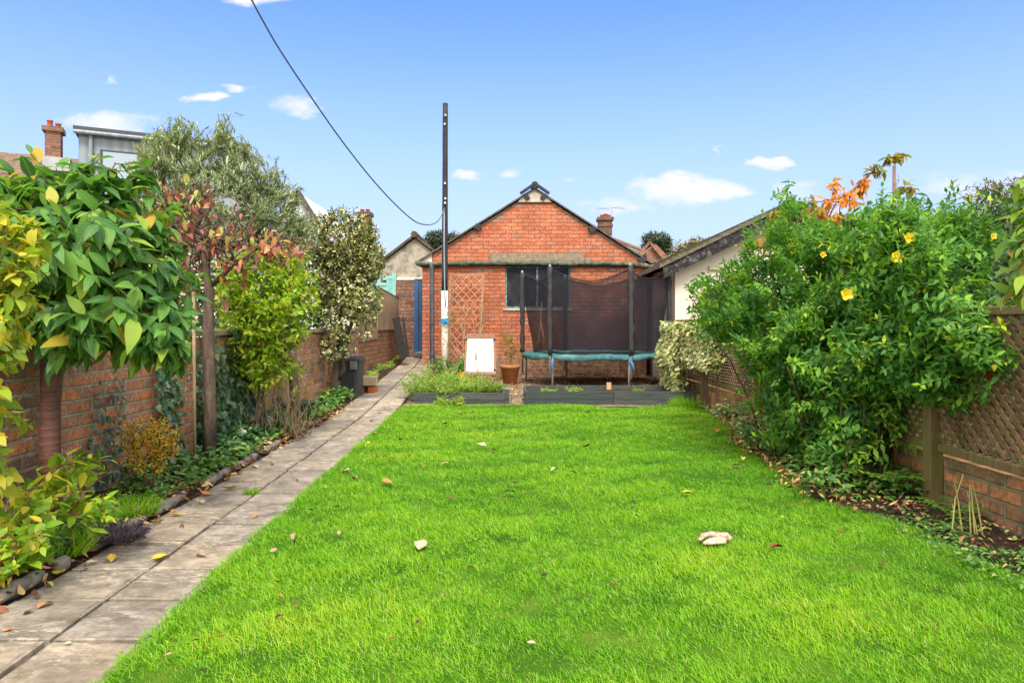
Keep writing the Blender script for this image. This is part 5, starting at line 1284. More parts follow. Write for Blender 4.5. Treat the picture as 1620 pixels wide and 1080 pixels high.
# ---- orange barberry
bb = (PX(237, 4.75), 4.75, .05)
plant('barberry_bush', 'small rounded orange and yellow leaved bush in front of the left wall', 'bush', bb,
      [B(240, 685, 4.75, 42, 32, .2, 170), B(225, 725, 4.7, 30, 25, .18, 40), B(205, 690, 4.75, 25, 18, .12, 26), B(265, 715, 4.75, 20, 18, .12, 26)],
      [[bb, (bb[0], 4.75, .14)], [(bb[0]-.03, 4.75, .05), (bb[0]-.04, 4.75, .2)], [(bb[0]+.03, 4.72, .05), (bb[0]+.05, 4.72, .2)]], [[.010, .008]]*3, L_berb, 'twig_brown', kinds='shrub', per=7, span=.09, L=.030, Wd=.018, kind='mid', shell=.3, crown='foliage', rcap=.006, tipr=.0016)

# ---- ivy on the wall and pier
def scatter_leaves(name, label, cat, pts, dirs, nrm, L, Wd, kind, mat, droop=.15, stuff=False, group=None):
    c_ = tuple(np.mean(pts, axis=0)); c_ = (c_[0], c_[1], float(np.min(pts[:, 2])))
    o = leaves(name, pts-np.array(c_), dirs, nrm, L, Wd, kind, mat, droop=droop); o.location = c_
    return mark(o, label, cat, group, 'stuff' if stuff else None)
def wall_ivy(label, y0, y1, z0, z1, n, L=.055, x=WX+.02, sx=1, mat=None, thick=.10, dens=None):
    y = y0+(y1-y0)*RNG.random(n); t = RNG.random(n)**1.3; zt = z1*(.75+.3*np.sin(y*9+1)*.5+.2*np.sin(y*23)); z = z0+(zt-z0)*t
    xx = x+sx*(.01+thick*RNG.random(n)*(1-.6*t))
    pts = np.stack([xx, y, z], 1); D = np.stack([sx*.4+.2*RNG.normal(size=n), .6*RNG.normal(size=n), -.7+.4*RNG.normal(size=n)], 1); N = np.stack([sx*np.ones(n), .3*RNG.normal(size=n)-.3, .5+.3*RNG.normal(size=n)], 1)
    return scatter_leaves('ivy', label, 'ivy', pts, D, N, L*(.6+.8*RNG.random(n)), L*.95*(.6+.8*RNG.random(n)), 'ivy', mat or L_ivy)
wall_ivy('dark ivy climbing the brick pier left of the slim tree', 5.45, 5.80, .05, 1.0, 330, .05, x=WX+.03, thick=.10)
wall_ivy('thick dark ivy on the wall between slim tree and bright shrub', 6.1, 7.6, .0, 1.25, 1500, .055, thick=.20)
wall_ivy('sparse ivy trails on the bricks above the orange bush', 4.55, 5.05, .1, .95, 170, .038, thick=.03)

# ---- low planting along the path (nobody could count it)
def low_stuff(name, label, mat, xf, yr, n, L, Wd, kind, hf, spread=1.0):
    y = yr[0]+(yr[1]-yr[0])*RNG.random(n); t = RNG.random(n); lo = np.array([xf(v)[0] for v in y]); hi = np.array([xf(v)[1] for v in y]); x = lo+(hi-lo)*t
    clump = np.array([.5+.9*fbm(a, b, 3.0, 3, 7.7) for a, b in zip(x, y)]); k = clump > RNG.random(n)*.85; x, y, clump = x[k], y[k], clump[k]; n = len(x)
    h = hf*np.clip(clump, .1, 1.2)*RNG.random(n)**.7
    z = np.array([max(bedz(a, b) if a < 0 else .03, 0) for a, b in zip(x, y)])+h
    an = RNG.random(n)*6.28; D = np.stack([np.cos(an), np.sin(an), .2+.5*RNG.normal(size=n)], 1); N = np.stack([.4*RNG.normal(size=n), -.3+.4*RNG.normal(size=n), np.ones(n)], 1)
    return scatter_leaves(name, label, 'ground cover', np.stack([x, y, z], 1), D, N, L*(.6+.8*RNG.random(n)), Wd*(.6+.8*RNG.random(n)), kind, mat, .2, stuff=True)
low_stuff('ground_cover', 'green ivy and weeds growing between the edging stones and the left wall', L_ground, lambda y: (WX+.05, pxc(y)-.43), (5.0, 11.0), 9500, .058, .036, 'mid', .17)
low_stuff('ground_cover', 'dark ivy creeping at the foot of the left wall', L_ivy, lambda y: (WX+.03, pxc(y)-.50), (5.3, 9.5), 3600, .06, .055, 'ivy', .20)
low_stuff('weeds', 'small weeds and grass tufts in the near left bed', L_ground, lambda y: (WX+.2, pxc(y)-.43), (2.6, 5.2), 3600, .038, .020, 'mid', .09)
low_stuff('weeds', 'fine grassy weeds along the alley wall', L_feather, lambda y: (WX+.04, pxc(y)-.50+.1*math.sin(y*3)), (11.6, 17.0), 3200, .05, .014, 'mid', .10)
# grass tufts on the left bed and path joints
def tuft_stuff(label, cx_, cy_, r, n, h, z=.03, mat='grass'):
    a = RNG.random(n)*6.28; q = r*RNG.random(n)**.5; x = cx_+q*np.cos(a); y = cy_+q*np.sin(a)
    D = np.stack([.5*np.cos(a)+.3*RNG.normal(size=n), .5*np.sin(a)+.3*RNG.normal(size=n), np.ones(n)], 1); N = RNG.normal(size=(n, 3))
    return scatter_leaves('grass_tuft', label, 'grass', np.stack([x, y, np.full(n, z)], 1), D, N, h*(.5+.8*RNG.random(n)), .006, 'blade', mat if not isinstance(mat, str) else MAT[mat], .5, stuff=True)
tuft_stuff('bright tuft of grass in the near left bed by the edging stones', -2.36, 3.55, .16, 900, .10)
tuft_stuff('low dense green tuft beside the stone edging near the camera', -2.40, 3.30, .14, 1200, .07, .05)
tuft_stuff('green grass tuft in front of the orange bush', -2.45, 4.25, .22, 1100, .10)
tuft_stuff('tuft of taller grass at the right end of the raised bed', PX(1095, 10.2), 10.2, .30, 1500, .16, .0)
tuft_stuff('little tuft of moss and grass growing in a path joint', G(397, 780)[0], G(397, 780)[1], .045, 160, .035, 0)
# purple heather like tuft
n = 500; a = RNG.random(n)*6.28; q = .12*RNG.random(n)**.5
scatter_leaves('purple_tuft', 'low tuft of dark purple grassy leaves in the near left bed', 'plant', np.stack([PX(180, 3.65)+q*np.cos(a), 3.7+q*np.sin(a), np.full(n, .06)], 1), np.stack([np.cos(a), np.sin(a), .9+.3*RNG.normal(size=n)], 1), RNG.normal(size=(n, 3)), .07*(.5+.7*RNG.random(n)), .008, 'blade', leafmat('leaf_dpurple', [(0, (.03, .022, .035)), (1, (.10, .08, .11))], .5, .2), .5)

# ---- feathery plants in the left raised bed
def feather(cx_, cy_, z, r, h, n, label, mat=L_feather, L=.05, Wd=.010, name='feathery_plant'):
    root = empty(name, (cx_, cy_, z), label, 'plant', 'feathery plants in the left raised bed' if name == 'feathery_plant' else None)
    mb = MB(); Pn = []; D = []
    for k in range(n):
        a = random.random()*6.28; q = r*random.random()**.5*.5; p = Vector((q*math.cos(a), q*math.sin(a), -.04)); d = Vector((math.cos(a)*random.uniform(.1, .9), math.sin(a)*random.uniform(.1, .9), 1)).normalized(); hh = h*random.uniform(.5, 1.05); pts = [p.copy()]
        for j in range(5):
            d = (d+Vector((random.gauss(0, .12), random.gauss(0, .12), -.08))).normalized(); p = p+d*hh/5; pts.append(p.copy())
            for w in range(9): Pn.append(tuple(p-d*hh/5*random.random())); D.append(tuple(d*.6+Vector([random.gauss(0, .7) for _ in range(3)])))
        mb.tube(pts, [.003]*5+[.0015], 3, cap=False)
    mb.build('stems', mat, root)
    n_ = len(Pn); leaves('foliage', np.array(Pn), np.array(D), RNG.normal(size=(n_, 3)), L*(.6+.8*RNG.random(n_)), Wd, 'mid', mat, root)
    return root
labs = ['feathery plant spilling over the path end of the raised bed', 'tall feathery plant at the back left of the raised bed', 'feathery plant hanging over the front boards of the raised bed', 'fine leaved plant in the middle of the left raised bed', 'feathery plant before the white board', 'feathery plant near the right corner post of the bed', 'yellowish feathery plant behind the front board']
for i, (px, d, zz, r, h, n) in enumerate(((672, 10.9, .13, .30, .38, 70), (690, 11.6, .13, .30, .55, 60), (715, 10.75, .13, .30, .36, 80), (725, 11.5, .13, .35, .40, 70), (752, 11.2, .13, .28, .36, 60), (778, 11.3, .13, .2, .22, 36), (700, 11.1, .13, .30, .42, 70))):
    feather(PX(px, d), d, zz, r, h, n, labs[i])
feather(PX(712, 10.45), 10.46, -.02, .28, .24, 70, 'feathery plant growing at the foot of the left raised bed front', L=.045)
# hanging mass over the front board
feather(PX(790, 14.9), 15.2, .02, .2, .5, 24, 'straggly dry weed against the wall under the window', leafmat('leaf_dryweed', [(0, (.2, .15, .05)), (1, (.4, .32, .12))], .6, .2), .05, .012, 'wall_weed')
feather(PX(712, 14.2), 14.2, .03, .35, .62, 60, 'leafy dark green plant at the foot of the utility pole', L_ground, .075, .04, 'green_plant')
feather(PX(690, 13.6), 13.6, .03, .25, .50, 30, 'pinkish dry stalks beside the drainpipe foot', leafmat('leaf_dryst', [(0, (.2, .13, .07)), (1, (.45, .3, .2))], .6, .2), .045, .012, 'dry_weed')
feather(PX(868, 10.9), 10.95, .15, .16, .12, 14, 'small seedlings in the nearly bare raised bed, left part', L_feather, .035, .016, 'seedling')
feather(PX(912, 10.9), 11.0, .15, .16, .14, 18, 'small green seedlings in the middle of the nearly bare raised bed', L_feather, .035, .016, 'seedling')
feather(PX(1012, 10.9), 10.9, .15, .05, .16, 6, 'single pale seedling in the right part of the bare raised bed', L_feather, .035, .018, 'seedling')
# a seed head in front of the white board
mb = MB(); x0 = PX(754, 12.0)
mb.tube([(x0, 12, .15), (x0+.01, 12, .45), (x0-.01, 12, .80)], .005, 4)
for (dx, dz, sx) in ((.14, .42, 1), (.10, .60, -1), (.18, .50, 1)): mb.tube([(x0, 12, dz-.12), (x0+sx*.06, 12, dz), (x0+sx*dx, 12, dz-.02)], [.004, .006, .002], 4)
mb.tube([(x0-.01, 12, .62), (x0-.012, 12, .88)], [.014, .003], 5)
o = mb.build('grass_stalk', L_ground, None); mark(o, 'single tall green grass stalk in front of the blank white board', 'plant')
# orange flowers by the easel
fl = empty('orange_flower', (PX(730, 12.1), 12.1, .15), 'pair of bright orange flowers at the lower left corner of the white board', 'flower')
MB().tube([(0, 0, 0), (0, 0, .2)], .004, 4).tube([(.08, 0, 0), (.1, 0, .14)], .004, 4).build('stem', L_ground, fl)
Pn = []; D = []; 
for (fx, fz) in ((0, .22), (.03, .17), (.10, .14), (-.03, .19)):
    for k in range(9): a = k*.7; Pn.append((fx, 0, fz)); D.append((math.cos(a), -.5, math.sin(a)))
leaves('petals', np.array(Pn), np.array(D), np.tile([0, -1.0, .2], (len(Pn), 1)), .055, .03, 'petal', leafmat('petal_orange', [(0, (.8, .30, .02)), (1, (.85, .45, .03))], .5, .3), fl)
o = leaves('fallen_flower', np.array([(0, 0, .02)]*9), np.array([(math.cos(k*.7), math.sin(k*.7), .2) for k in range(9)]), np.tile([0, -.3, 1.0], (9, 1)), .05, .03, 'petal', bpy.data.materials['petal_orange']); o.location = G(726, 641, .02); mark(o, 'orange flower lying on the lawn edge below the left raised bed', 'flower')

# ---- plant in the pot
pb = (PX(807, 13.95), 13.95, .385)
plant('potted_shrub', 'yellowing upright twiggy plant growing in the terracotta pot', 'plant', pb,
      [B(807, 545, 13.95, 15, 24, .2, 130), B(800, 535, 13.95, 14, 18, .15, 50), B(816, 560, 13.95, 11, 18, .15, 40)],
      [[pb, (pb[0], 13.95, .5)]], [[.012, .010]], leafmat('leaf_pot', [(0, (.16, .17, .02)), (.5, (.34, .28, .04)), (1, (.48, .32, .06))], .5, .35), 'twig_pale', kinds='shrub', per=7, span=.13, L=.055, Wd=.011, kind='mid', lift=1.0, spread=.5, down=-.2, shell=.2, tw=.1, crown='foliage', rcap=.006)

# ---- the big yellow flowered bush on the right
hy = (2.45, 6.2, .03)
stems = []; 
for k in range(20):
    bx, by = 2.6+random.uniform(-.2, .22), 5.7+random.uniform(-.8, 1.0); ex, ey, ez_ = bx+random.uniform(-.5, .35), by+random.uniform(-.5, .5), random.uniform(.7, 1.25)
    stems.append([(bx, by, .0), (bx+(ex-bx)*.25, by+(ey-by)*.25, ez_*.4), (bx+(ex-bx)*.6, by+(ey-by)*.6, ez_*.75), (ex, ey, ez_)])
def hyp_keep(t):
    if t[0] > 3.55: return False
    if t[2] < .10: return False
    if t[1] < 4.75 and t[2] < .60: return False
    if t[1] < 4.9 and t[0] > 2.86: t[0] = 2.86-.25*random.random()
    if t[1] < 4.2 and t[2] < .68: return False
    return True
HYPB = [B(1320, 480, 6.2, 170, 120, .9, 1150), B(1205, 485, 7.2, 85, 75, .7, 620), B(1430, 470, 5.5, 125, 140, .6, 900), B(1360, 395, 6.6, 140, 52, .8, 520), B(1490, 430, 5.2, 95, 105, .5, 600), B(1510, 550, 4.5, 75, 80, .3, 520), B(1300, 540, 5.8, 110, 70, .4, 380), B(1420, 530, 4.9, 90, 90, .3, 380),
        B(1400, 600, 5.2, 115, 70, .5, 420), B(1280, 595, 6.1, 95, 75, .7, 380), B(1235, 555, 7.1, 60, 60, .5, 200), B(1155, 490, 7.9, 50, 30, .4, 110), B(1300, 665, 5.7, 80, 60, .4, 260), B(1245, 372, 7.0, 40, 24, .4, 40), B(1470, 345, 5.9, 80, 45, .5, 160), B(1110, 458, 8.0, 20, 18, .2, 12), B(1255, 645, 6.5, 42, 45, .4, 120), B(1390, 700, 4.95, 60, 50, .25, 100), B(1570, 470, 4.4, 34, 100, .25, 240), B(1555, 370, 4.9, 50, 50, .3, 200), B(1250, 330, 7.0, 9, 22, .1, 9), B(1540, 560, 4.15, 42, 80, .2, 200), B(1285, 700, 5.8, 50, 38, .3, 160), B(1330, 720, 5.4, 50, 28, .2, 70)]
hroot, htips = plant('flowering_bush', 'huge spreading green bush with a few yellow flowers against the right trellis', 'bush', hy, HYPB, stems,
      [[.012, .010, .008, .006]]*len(stems), L_hyp, 'dark_twig', kinds='shrub', per=14, span=.20, L=.082, Wd=.033, kind='mid', lift=.45, spread=1.0, down=-.05, jit=.16, droop=.16, shell=.55, pair=True, crown='foliage', keep=hyp_keep, rcap=.006, tipr=.0014, wig=.08, upn=1.6, rag=.15, clump=.21, pc=9,
      rndf=lambda p: np.clip(np.repeat(.05+.62*RNG.random(len(p)//14+1)**1.3, 14)[:len(p)]+.10*RNG.random(len(p))+np.tile(np.linspace(0, .30, 14), len(p)//14+1)[:len(p)]*np.repeat(RNG.random(len(p)//14+1) > .45, 14)[:len(p)], 0, 1))
mb = MB()
for k in range(45):
    bx, by = 2.55+random.uniform(-.2, .28), random.uniform(4.9, 5.9); p = Vector((bx, by, .0)); a = random.uniform(-.8, .8); pts = [p.copy()]
    for j in range(6): p = p+Vector((math.sin(a)*.05+random.uniform(-.04, .04), random.uniform(-.05, .05), random.uniform(.06, .16))); pts.append(p.copy())
    mb.tube([q-Vector(hy) for q in pts], [.008*(1-j/9) for j in range(7)], 5)
mb.build('stems', 'dark_twig', hroot, True)
fc = MAT['stamen'] = plain('stamen', (.7, .35, .03), .7, .2, .2, 9, 0)
for (px, py, d, s_) in ((1436, 377, 4.55, 1.0), (1416, 408, 4.50, 1.15), (1337, 466, 4.75, 1.2), (1301, 403, 5.3, .7), (1570, 374, 4.5, .6)):
    c_ = np.array(P(px, py, d))-np.array(hy)
    base_ = random.random(); D = [(math.cos(base_+k*1.257), -.45, math.sin(base_+k*1.257)+.1) for k in range(5)]
    o = leaves('flower', np.tile(c_, (5, 1)), np.array(D), np.tile([0, -1.0, .3], (5, 1)), .044*s_, .040*s_, 'petal', L_petal, hroot, droop=-.1)
    o['label'] = 'open yellow five petalled flower'
    MB().lathe([(.001, 0), (.008, .004), (.001, .016)], tuple(c_+np.array([0, -.015, 0])), 8).build('stamens', 'stamen', o)
# stub of red dead leaves hanging in the bush
o = leaves('dead_leaves', np.array([(0, 0, 0), (.02, 0, .01), (.03, .01, -.01), (-.01, 0, -.02)]), np.array([(-.3, 0, -1), (.1, -.1, -1), (.4, 0, -1), (0, 0, -1.0)]), np.tile([0, -1.0, .2], (4, 1)), .11, .035, 'big', leafmat('leaf_redbrown', [(0, (.25, .03, .02)), (1, (.42, .09, .03))], .5, .3), droop=.2); o.location = P(1568, 572, 4.0); mark(o, 'small bunch of hanging dark red leaves at the near end of the big bush', 'leaves')
# pink rose at far end of the bush
o = leaves('pink_flower', np.array([(0, 0, 0)]*8), np.array([(math.cos(k*.8), -.6, math.sin(k*.8)) for k in range(8)]), np.tile([0, -1.0, .3], (8, 1)), .045, .04, 'petal', leafmat('petal_pink', [(0, (.5, .04, .14)), (1, (.7, .2, .3))], .5, .3)); o.location = P(1121, 463, 7.55); mark(o, 'single pink flower at the far tip of the big bush', 'flower')

# ---- variegated ivy mound at the far right
n = 6500
u = RNG.random(n); y = 8.95+3.2*u; z = 1.28*RNG.random(n)**.8; y = np.where(RNG.random(n) < .25, 12.1-.3*RNG.random(n), y)
bul = (.14+.20*np.sin(np.clip(z/1.4, 0, 1)*math.pi)+.06*np.sin(y*5)+.04*np.sin(z*11))*np.interp(y, [9, 11, 12.2], [1.3, 1.1, .75])
low = (y < 10.5); z = np.where(low & (z < .62), .62+RNG.random(n)*.65, z); bul = np.where(low, bul*.5, bul)
x = FX-bul*RNG.random(n)**.35-.01
root = empty('variegated_ivy', (FX-.2, 10.8, 0), 'mound of cream and green variegated ivy over the far end of the right fence', 'ivy')
pts = np.stack([x, y, z], 1)-np.array(root.location)
leaves('foliage', pts, np.stack([-.7+.35*RNG.normal(size=n), -.2+.5*RNG.normal(size=n), -.45+.4*RNG.normal(size=n)], 1), np.stack([-.8*np.ones(n), -.5+.3*RNG.normal(size=n), .6+.3*RNG.normal(size=n)], 1), .062*(.6+.8*RNG.random(n)), .055*(.6+.8*RNG.random(n)), 'ivy', L_varieg, root)
mb = MB()
for k in range(30):
    yy = random.uniform(-1.6, 1.1); p = Vector((.1, yy, 0.02)); q = [p.copy()]
    for j in range(6): p = p+Vector((random.uniform(-.04, .03), random.uniform(-.06, .06), .2)); q.append(p.copy())
    mb.tube(q, .006, 4)
mb.build('stems', 'twig_brown', root)
low_stuff('ground_cover', 'pale variegated ivy spreading over the ground below the far trellis', L_varieg, lambda y: (rx(y)-.05, 2.84), (6.9, 10.3), 4600, .045, .04, 'ivy', .16)
low_stuff('ground_cover', 'green plants and weeds in the shaded bed under the big bush', L_ground, lambda y: (rx(y)-.02, 2.84), (4.6, 7.4), 3800, .06, .026, 'mid', .20)
low_stuff('weeds', 'small pale weeds at the lawn edge in the near right bed', L_ground, lambda y: (rx(y)-.15, rx(y)+.20), (2.1, 4.2), 2000, .028, .014, 'mid', .05)
low_stuff('weeds', 'scattered seedlings in the dark soil of the near right bed', L_ground, lambda y: (rx(y)+.1, 2.8), (2.3, 4.8), 500, .04, .022, 'mid', .05)
# stiff green leaved sprig, fern and reeds
def fern(cx_, cy_, z, n, L_, label, name, mat, lw=.05):
    root = empty(name, (cx_, cy_, z), label, 'plant'); Pn = []; D = []; mb = MB(); LL = []
    for k in range(n):
        a = k*6.28/n+random.random()*.5; d = Vector((math.cos(a)*.7, math.sin(a)*.7, 1)).normalized(); p = Vector((0, 0, 0)); pts = [p.copy()]
        for j in range(9):
            d = (d+Vector((0, 0, -.13))).normalized(); p = p+d*L_/9; pts.append(p.copy()); sd_ = d.cross(Vector((0, 0, 1))).normalized()
            for s_ in (-1, 1): Pn.append(tuple(p)); D.append(tuple(sd_*s_+d*.4)); LL.append(lw*(1.15-abs(j-4)/6))
        mb.tube(pts, .0025, 3, cap=False)
    mb.build('stems', mat, root); leaves('fronds', np.array(Pn), np.array(D), np.tile([0, -.2, 1.0], (len(Pn), 1)), np.array(LL), np.array(LL)*.32, 'mid', mat, root)
fern(PX(1180, 8.6), 8.5, .03, 9, .34, 'pale variegated fern at the foot of the far trellis', 'fern', L_varieg, .07)
fern(PX(1400, 4.9), 4.85, .03, 8, .42, 'low broad leaved green plant under the near end of the bush', 'leafy_plant', L_hyp, .09)
fern(PX(1515, 4.15), 4.2, .02, 7, .24, 'small fresh green fern beside the green tinged fence post', 'fern', leafmat('leaf_fern', [(0, (.06, .2, .02)), (1, (.16, .38, .03))], .5, .4), .045)
root = empty('reed_clump', (PX(1525, 3.85), 3.85, .02), 'thin straw coloured stalks in front of the low right wall', 'plant'); mb = MB()
for k in range(6):
    x_ = random.uniform(-.08, .12); h_ = random.uniform(.15, .42); ln = random.uniform(-.12, .06); mb.tube([(x_, 0, 0), (x_+ln*.4, 0, h_*.6), (x_+ln, -.02, h_)], [.005, .004, .002], 4)
mb.build('stalks', plain('straw', (.42, .38, .12), .7, .2, .25, 12, 0), root)

# ---- overhanging branches at the right edge
rb_ = (PX(1700, 3.1), 3.15, .2)
plant('overhanging_shrub', 'pale green and yellow leaved branches reaching in at the right edge', 'shrub', rb_,
      [B(1632, 290, 3.1, 24, 40, .12, 8), B(1622, 400, 3.1, 28, 50, .12, 14), B(1610, 465, 3.1, 30, 32, .12, 12), B(1700, 400, 3.1, 50, 150, .2, 30)],
      [[rb_, (PX(1700, 3.1), 3.15, 1.0), (PX(1690, 3.1), 3.1, 1.6)]], [[.03, .022, .012]], leafmat('leaf_overhang', [(0, (.08, .2, .02)), (.4, (.18, .34, .03)), (.85, (.34, .46, .05)), (1, (.6, .35, .05))], .45, .4, True), 'twig_brown', kinds='shrub', per=7, span=.15, L=.10, Wd=.042, kind='big', lift=.5, spread=.8, down=.25, droop=.3, shell=.3, crown='foliage', rcap=.007)
# ---- orange cherry behind the bush
cb = (PX(1330, 8.4), 8.4, 0)
brs = [P(1250, 400, 8.4), P(1275, 350, 8.4), P(1320, 325, 8.4), P(1350, 300, 8.4), P(1375, 275, 8.4), P(1405, 258, 8.4), P(1425, 243, 8.4)]
tr_ = [[cb, (cb[0], 8.4, 1.2), P(1300, 370, 8.4)], [P(1300, 370, 8.4)]+brs[2:], [P(1300, 370, 8.4), P(1315, 320, 8.4), P(1322, 280, 8.4)], [P(1300, 370, 8.4), P(1230, 380, 8.3), P(1185, 405, 8.3)], [P(1300, 370, 8.4), P(1400, 340, 8.2), P(1445, 300, 8.2)]]
plant('autumn_cherry', 'slender cherry with orange and yellow autumn leaves rising behind the big bush', 'tree', cb,
      [B(1340, 312, 8.2, 22, 18, .1, 22), B(1362, 292, 8.4, 14, 12, .1, 13), B(1388, 268, 8.4, 12, 10, .1, 11), B(1412, 252, 8.4, 12, 9, .1, 10), B(1425, 243, 8.4, 6, 6, .05, 4), B(1322, 292, 8.4, 8, 14, .1, 7), B(1200, 382, 7.9, 22, 18, .1, 16), B(1225, 345, 8.0, 16, 22, .1, 14), B(1285, 332, 8.3, 34, 22, .2, 30), B(1330, 345, 8.3, 30, 12, .15, 16), B(1437, 295, 8.2, 14, 14, .12, 9), B(1225, 400, 8.2, 35, 20, .2, 14)],
      tr_, [[.03, .022, .012], [.010, .009, .008, .007, .005, .003], [.008, .006, .003], [.008, .006, .003], [.008, .006, .003]], L_autumn, 'twig_brown', per=4, span=.07, L=.105, Wd=.040, kind='big', lift=.3, spread=.6, down=.6, droop=.3, shell=.2, rcap=.006,
      rndf=lambda p: np.clip(np.where((p[:, 0] > PX(1375, 8.4)) | (p[:, 0] < PX(1290, 8.4)), .25, .72)+.18*RNG.normal(size=len(p)), 0, 1))

# ---- neighbours' greenery
plant('autumn_tree', 'distant brown and green autumn tree at the right edge', 'tree', (PX(1610, 17), 17, 0),
      [B(1610, 340, 17, 95, 60, 1.2, 420), B(1560, 320, 17, 35, 30, .7, 70), B(1640, 300, 17, 60, 25, .7, 90), B(1570, 400, 17, 70, 60, 1.0, 200)],
      [[(PX(1610, 17), 17, 0), (PX(1610, 17), 17, 1.6), (PX(1605, 17), 17, 2.8)]], [[.14, .11, .05]], L_farbrown, 'dark_bark', per=9, span=.35, L=.12, Wd=.06, kind='mid', shell=.5, tipr=.004, rcap=.03)
def hedge(name, label, cat, pts_blobs, n, L, mat, base):
    root = empty(name, base, label, cat)
    pts = []
    for (x, y, z, rx_, ry_, rz_, k) in pts_blobs:
        d = nrmz(RNG.normal(size=(k, 3))); r = (.72+.3*RNG.random(k))*(1+.12*np.sin(d[:, 0]*9)+.12*np.sin(d[:, 2]*11+d[:, 1]*7)); pts.append(np.array([x, y, z])+d*r[:, None]*np.array([rx_, ry_, rz_]))
    pts = np.concatenate(pts); pts = pts[pts[:, 2] > .05]; k = len(pts)
    out = nrmz(pts-np.array([pts_blobs[0][0], pts_blobs[0][1], .6]))
    leaves('foliage', pts-np.array(base), out+.8*RNG.normal(size=(k, 3)), out+np.array([0, 0, .6])+.4*RNG.normal(size=(k, 3)), L*(.6+.8*RNG.random(k)), L*.5, 'mid', mat, root)
    MB().tube([(0, 0, 0), (.05, 0, .5), (.02, 0, 1.0)], [.06, .05, .03], 8).build('stems', 'dark_bark', root)
hedge('hedge', 'dark hedge in the neighbouring garden seen through the right trellis', 'hedge', [(4.0, 5, .7, .55, 1.6, .75, 3200), (4.1, 7.8, .7, .55, 1.7, .75, 2600), (4.0, 2.6, .6, .5, 1.3, .62, 2600), (4.1, 10.5, .6, .5, 1.6, .7, 1800)], 0, .075, L_hedge, (4.0, 6, -.1))
hedge('hedge', 'green shrubbery beyond the left wall between cherry and olive', 'hedge', [(-4.3, 8, 1.0, .8, 2.2, 1.0, 3200), (-4.4, 12.4, 1.2, .8, 2.4, 1.15, 3200), (-3.75, 12.0, 1.35, .5, 1.3, 1.15, 2600), (-3.7, 14.6, 1.2, .45, 1.2, .95, 1600), (-4.3, 9.6, 1.3, .8, 1.6, 1.25, 2600), (-4.6, 4.6, .9, .7, 1.8, .8, 2400)], 0, .085, L_hedge, (-4.4, 8, -.1))
hedge('laurel_bush', 'tall green bush far left behind the cherry crown', 'bush', [(-7.2, 9, 1.3, 1.4, 1.6, 1.5, 3400)], 0, .12, L_hedge, (-7.2, 9, -.1))
hedge('tall_hedge', 'tall neighbouring hedge behind the right end of the big bush', 'hedge', [(7.2, 11.5, 1.2, 1.6, 2.5, 1.25, 4200), (9.3, 12.4, 1.9, 1.3, 1.6, 1.7, 6500), (6.2, 8.2, 1.3, .8, 1.2, 1.0, 3500)], 0, .12, L_hedge, (7.2, 11.5, -.1))
def far_tree(px, py, rx_, ry_, d, label, blobs, mat=L_far, name='pine_tree'):
    base = (PX(px, d), d, 0)
    plant(name, label, 'tree', base, blobs, [[base, (base[0]+.3, d, CH+(HY-py)/F*d*.6), (base[0], d, CH+(HY-py-0)/F*d-1)]], [[.4, .3, .15]], mat, 'dark_bark', per=10, span=1.3, L=.5, Wd=.16, kind='mid', shell=.4, tipr=.02, rcap=.12, lift=.6, spread=.8, jit=.4)
far_tree(1040, 390, 0, 0, 62, 'round topped far dark pine just right of the garage roof', [B(1040, 379, 62, 24, 10, 1.6, 170), B(1026, 376, 62, 12, 7, 1.0, 40), B(1052, 386, 62, 12, 10, 1.0, 60), B(1040, 398, 62, 22, 12, 1.2, 60)])
far_tree(692, 385, 0, 0, 60, 'pale far pine seen between rendered gable and black pole', [B(690, 376, 60, 17, 10, 1.6, 120), B(716, 377, 60, 14, 9, 1.2, 60), B(690, 392, 60, 22, 8, 1.2, 50), B(729, 380, 60, 10, 10, 1, 30)])
far_tree(1090, 395, 0, 0, 45, 'brownish treetop peeping over the cream house roof', [B(1085, 402, 45, 26, 12, 1.2, 130), B(1110, 388, 45, 26, 10, 1.0, 90)], L_farbrown, 'bare_tree')
far_tree(640, 402, 0, 0, 55, 'thin treetop beside the rendered gable', [B(641, 402, 55, 8, 10, .8, 30)], L_far, 'far_tree')

# ================================================================== LITTER AND FALLEN LEAVES
def litter(label, pts, L=.05, mat=L_dead, z=.012):
    n = len(pts); an = RNG.random(n)*6.28; D = np.stack([np.cos(an), np.sin(an), .12*RNG.normal(size=n)], 1); N = np.stack([.35*RNG.normal(size=n), .35*RNG.normal(size=n), np.ones(n)], 1)
    o = leaves('leaf_litter', pts, D, N, L*(.5+.9*RNG.random(n)), L*.5*(.5+.9*RNG.random(n)), 'big', mat, droop=.5*RNG.normal(size=n)); return mark(o, label, 'leaf litter', kind='stuff')
n = 1500; y = 10.6+5.4*RNG.random(n); x = -1.5+4.8*RNG.random(n); litter('brown fallen leaves over the gravel under the trampoline', np.stack([x, y, np.array([gz(a, b)+.03*fbm(a, b, 2.2) for a, b in zip(x, y)])+.012], 1), .055)
n = 900; y = 4.3+4.2*RNG.random(n); x = np.array([rx(v) for v in y])-.12+.6*RNG.random(n)**1.3; litter('yellow and brown fallen leaves along the edge of the right bed', np.stack([x, y, np.full(n, .055)+.015*RNG.random(n)], 1), .042)
n = 420; y = 2.6+2.2*RNG.random(n); x = np.array([rx(v) for v in y])+.05+.5*RNG.random(n); litter('broken brown leaves and straw on the dark soil of the right bed', np.stack([x, y, np.full(n, .05)], 1), .030)
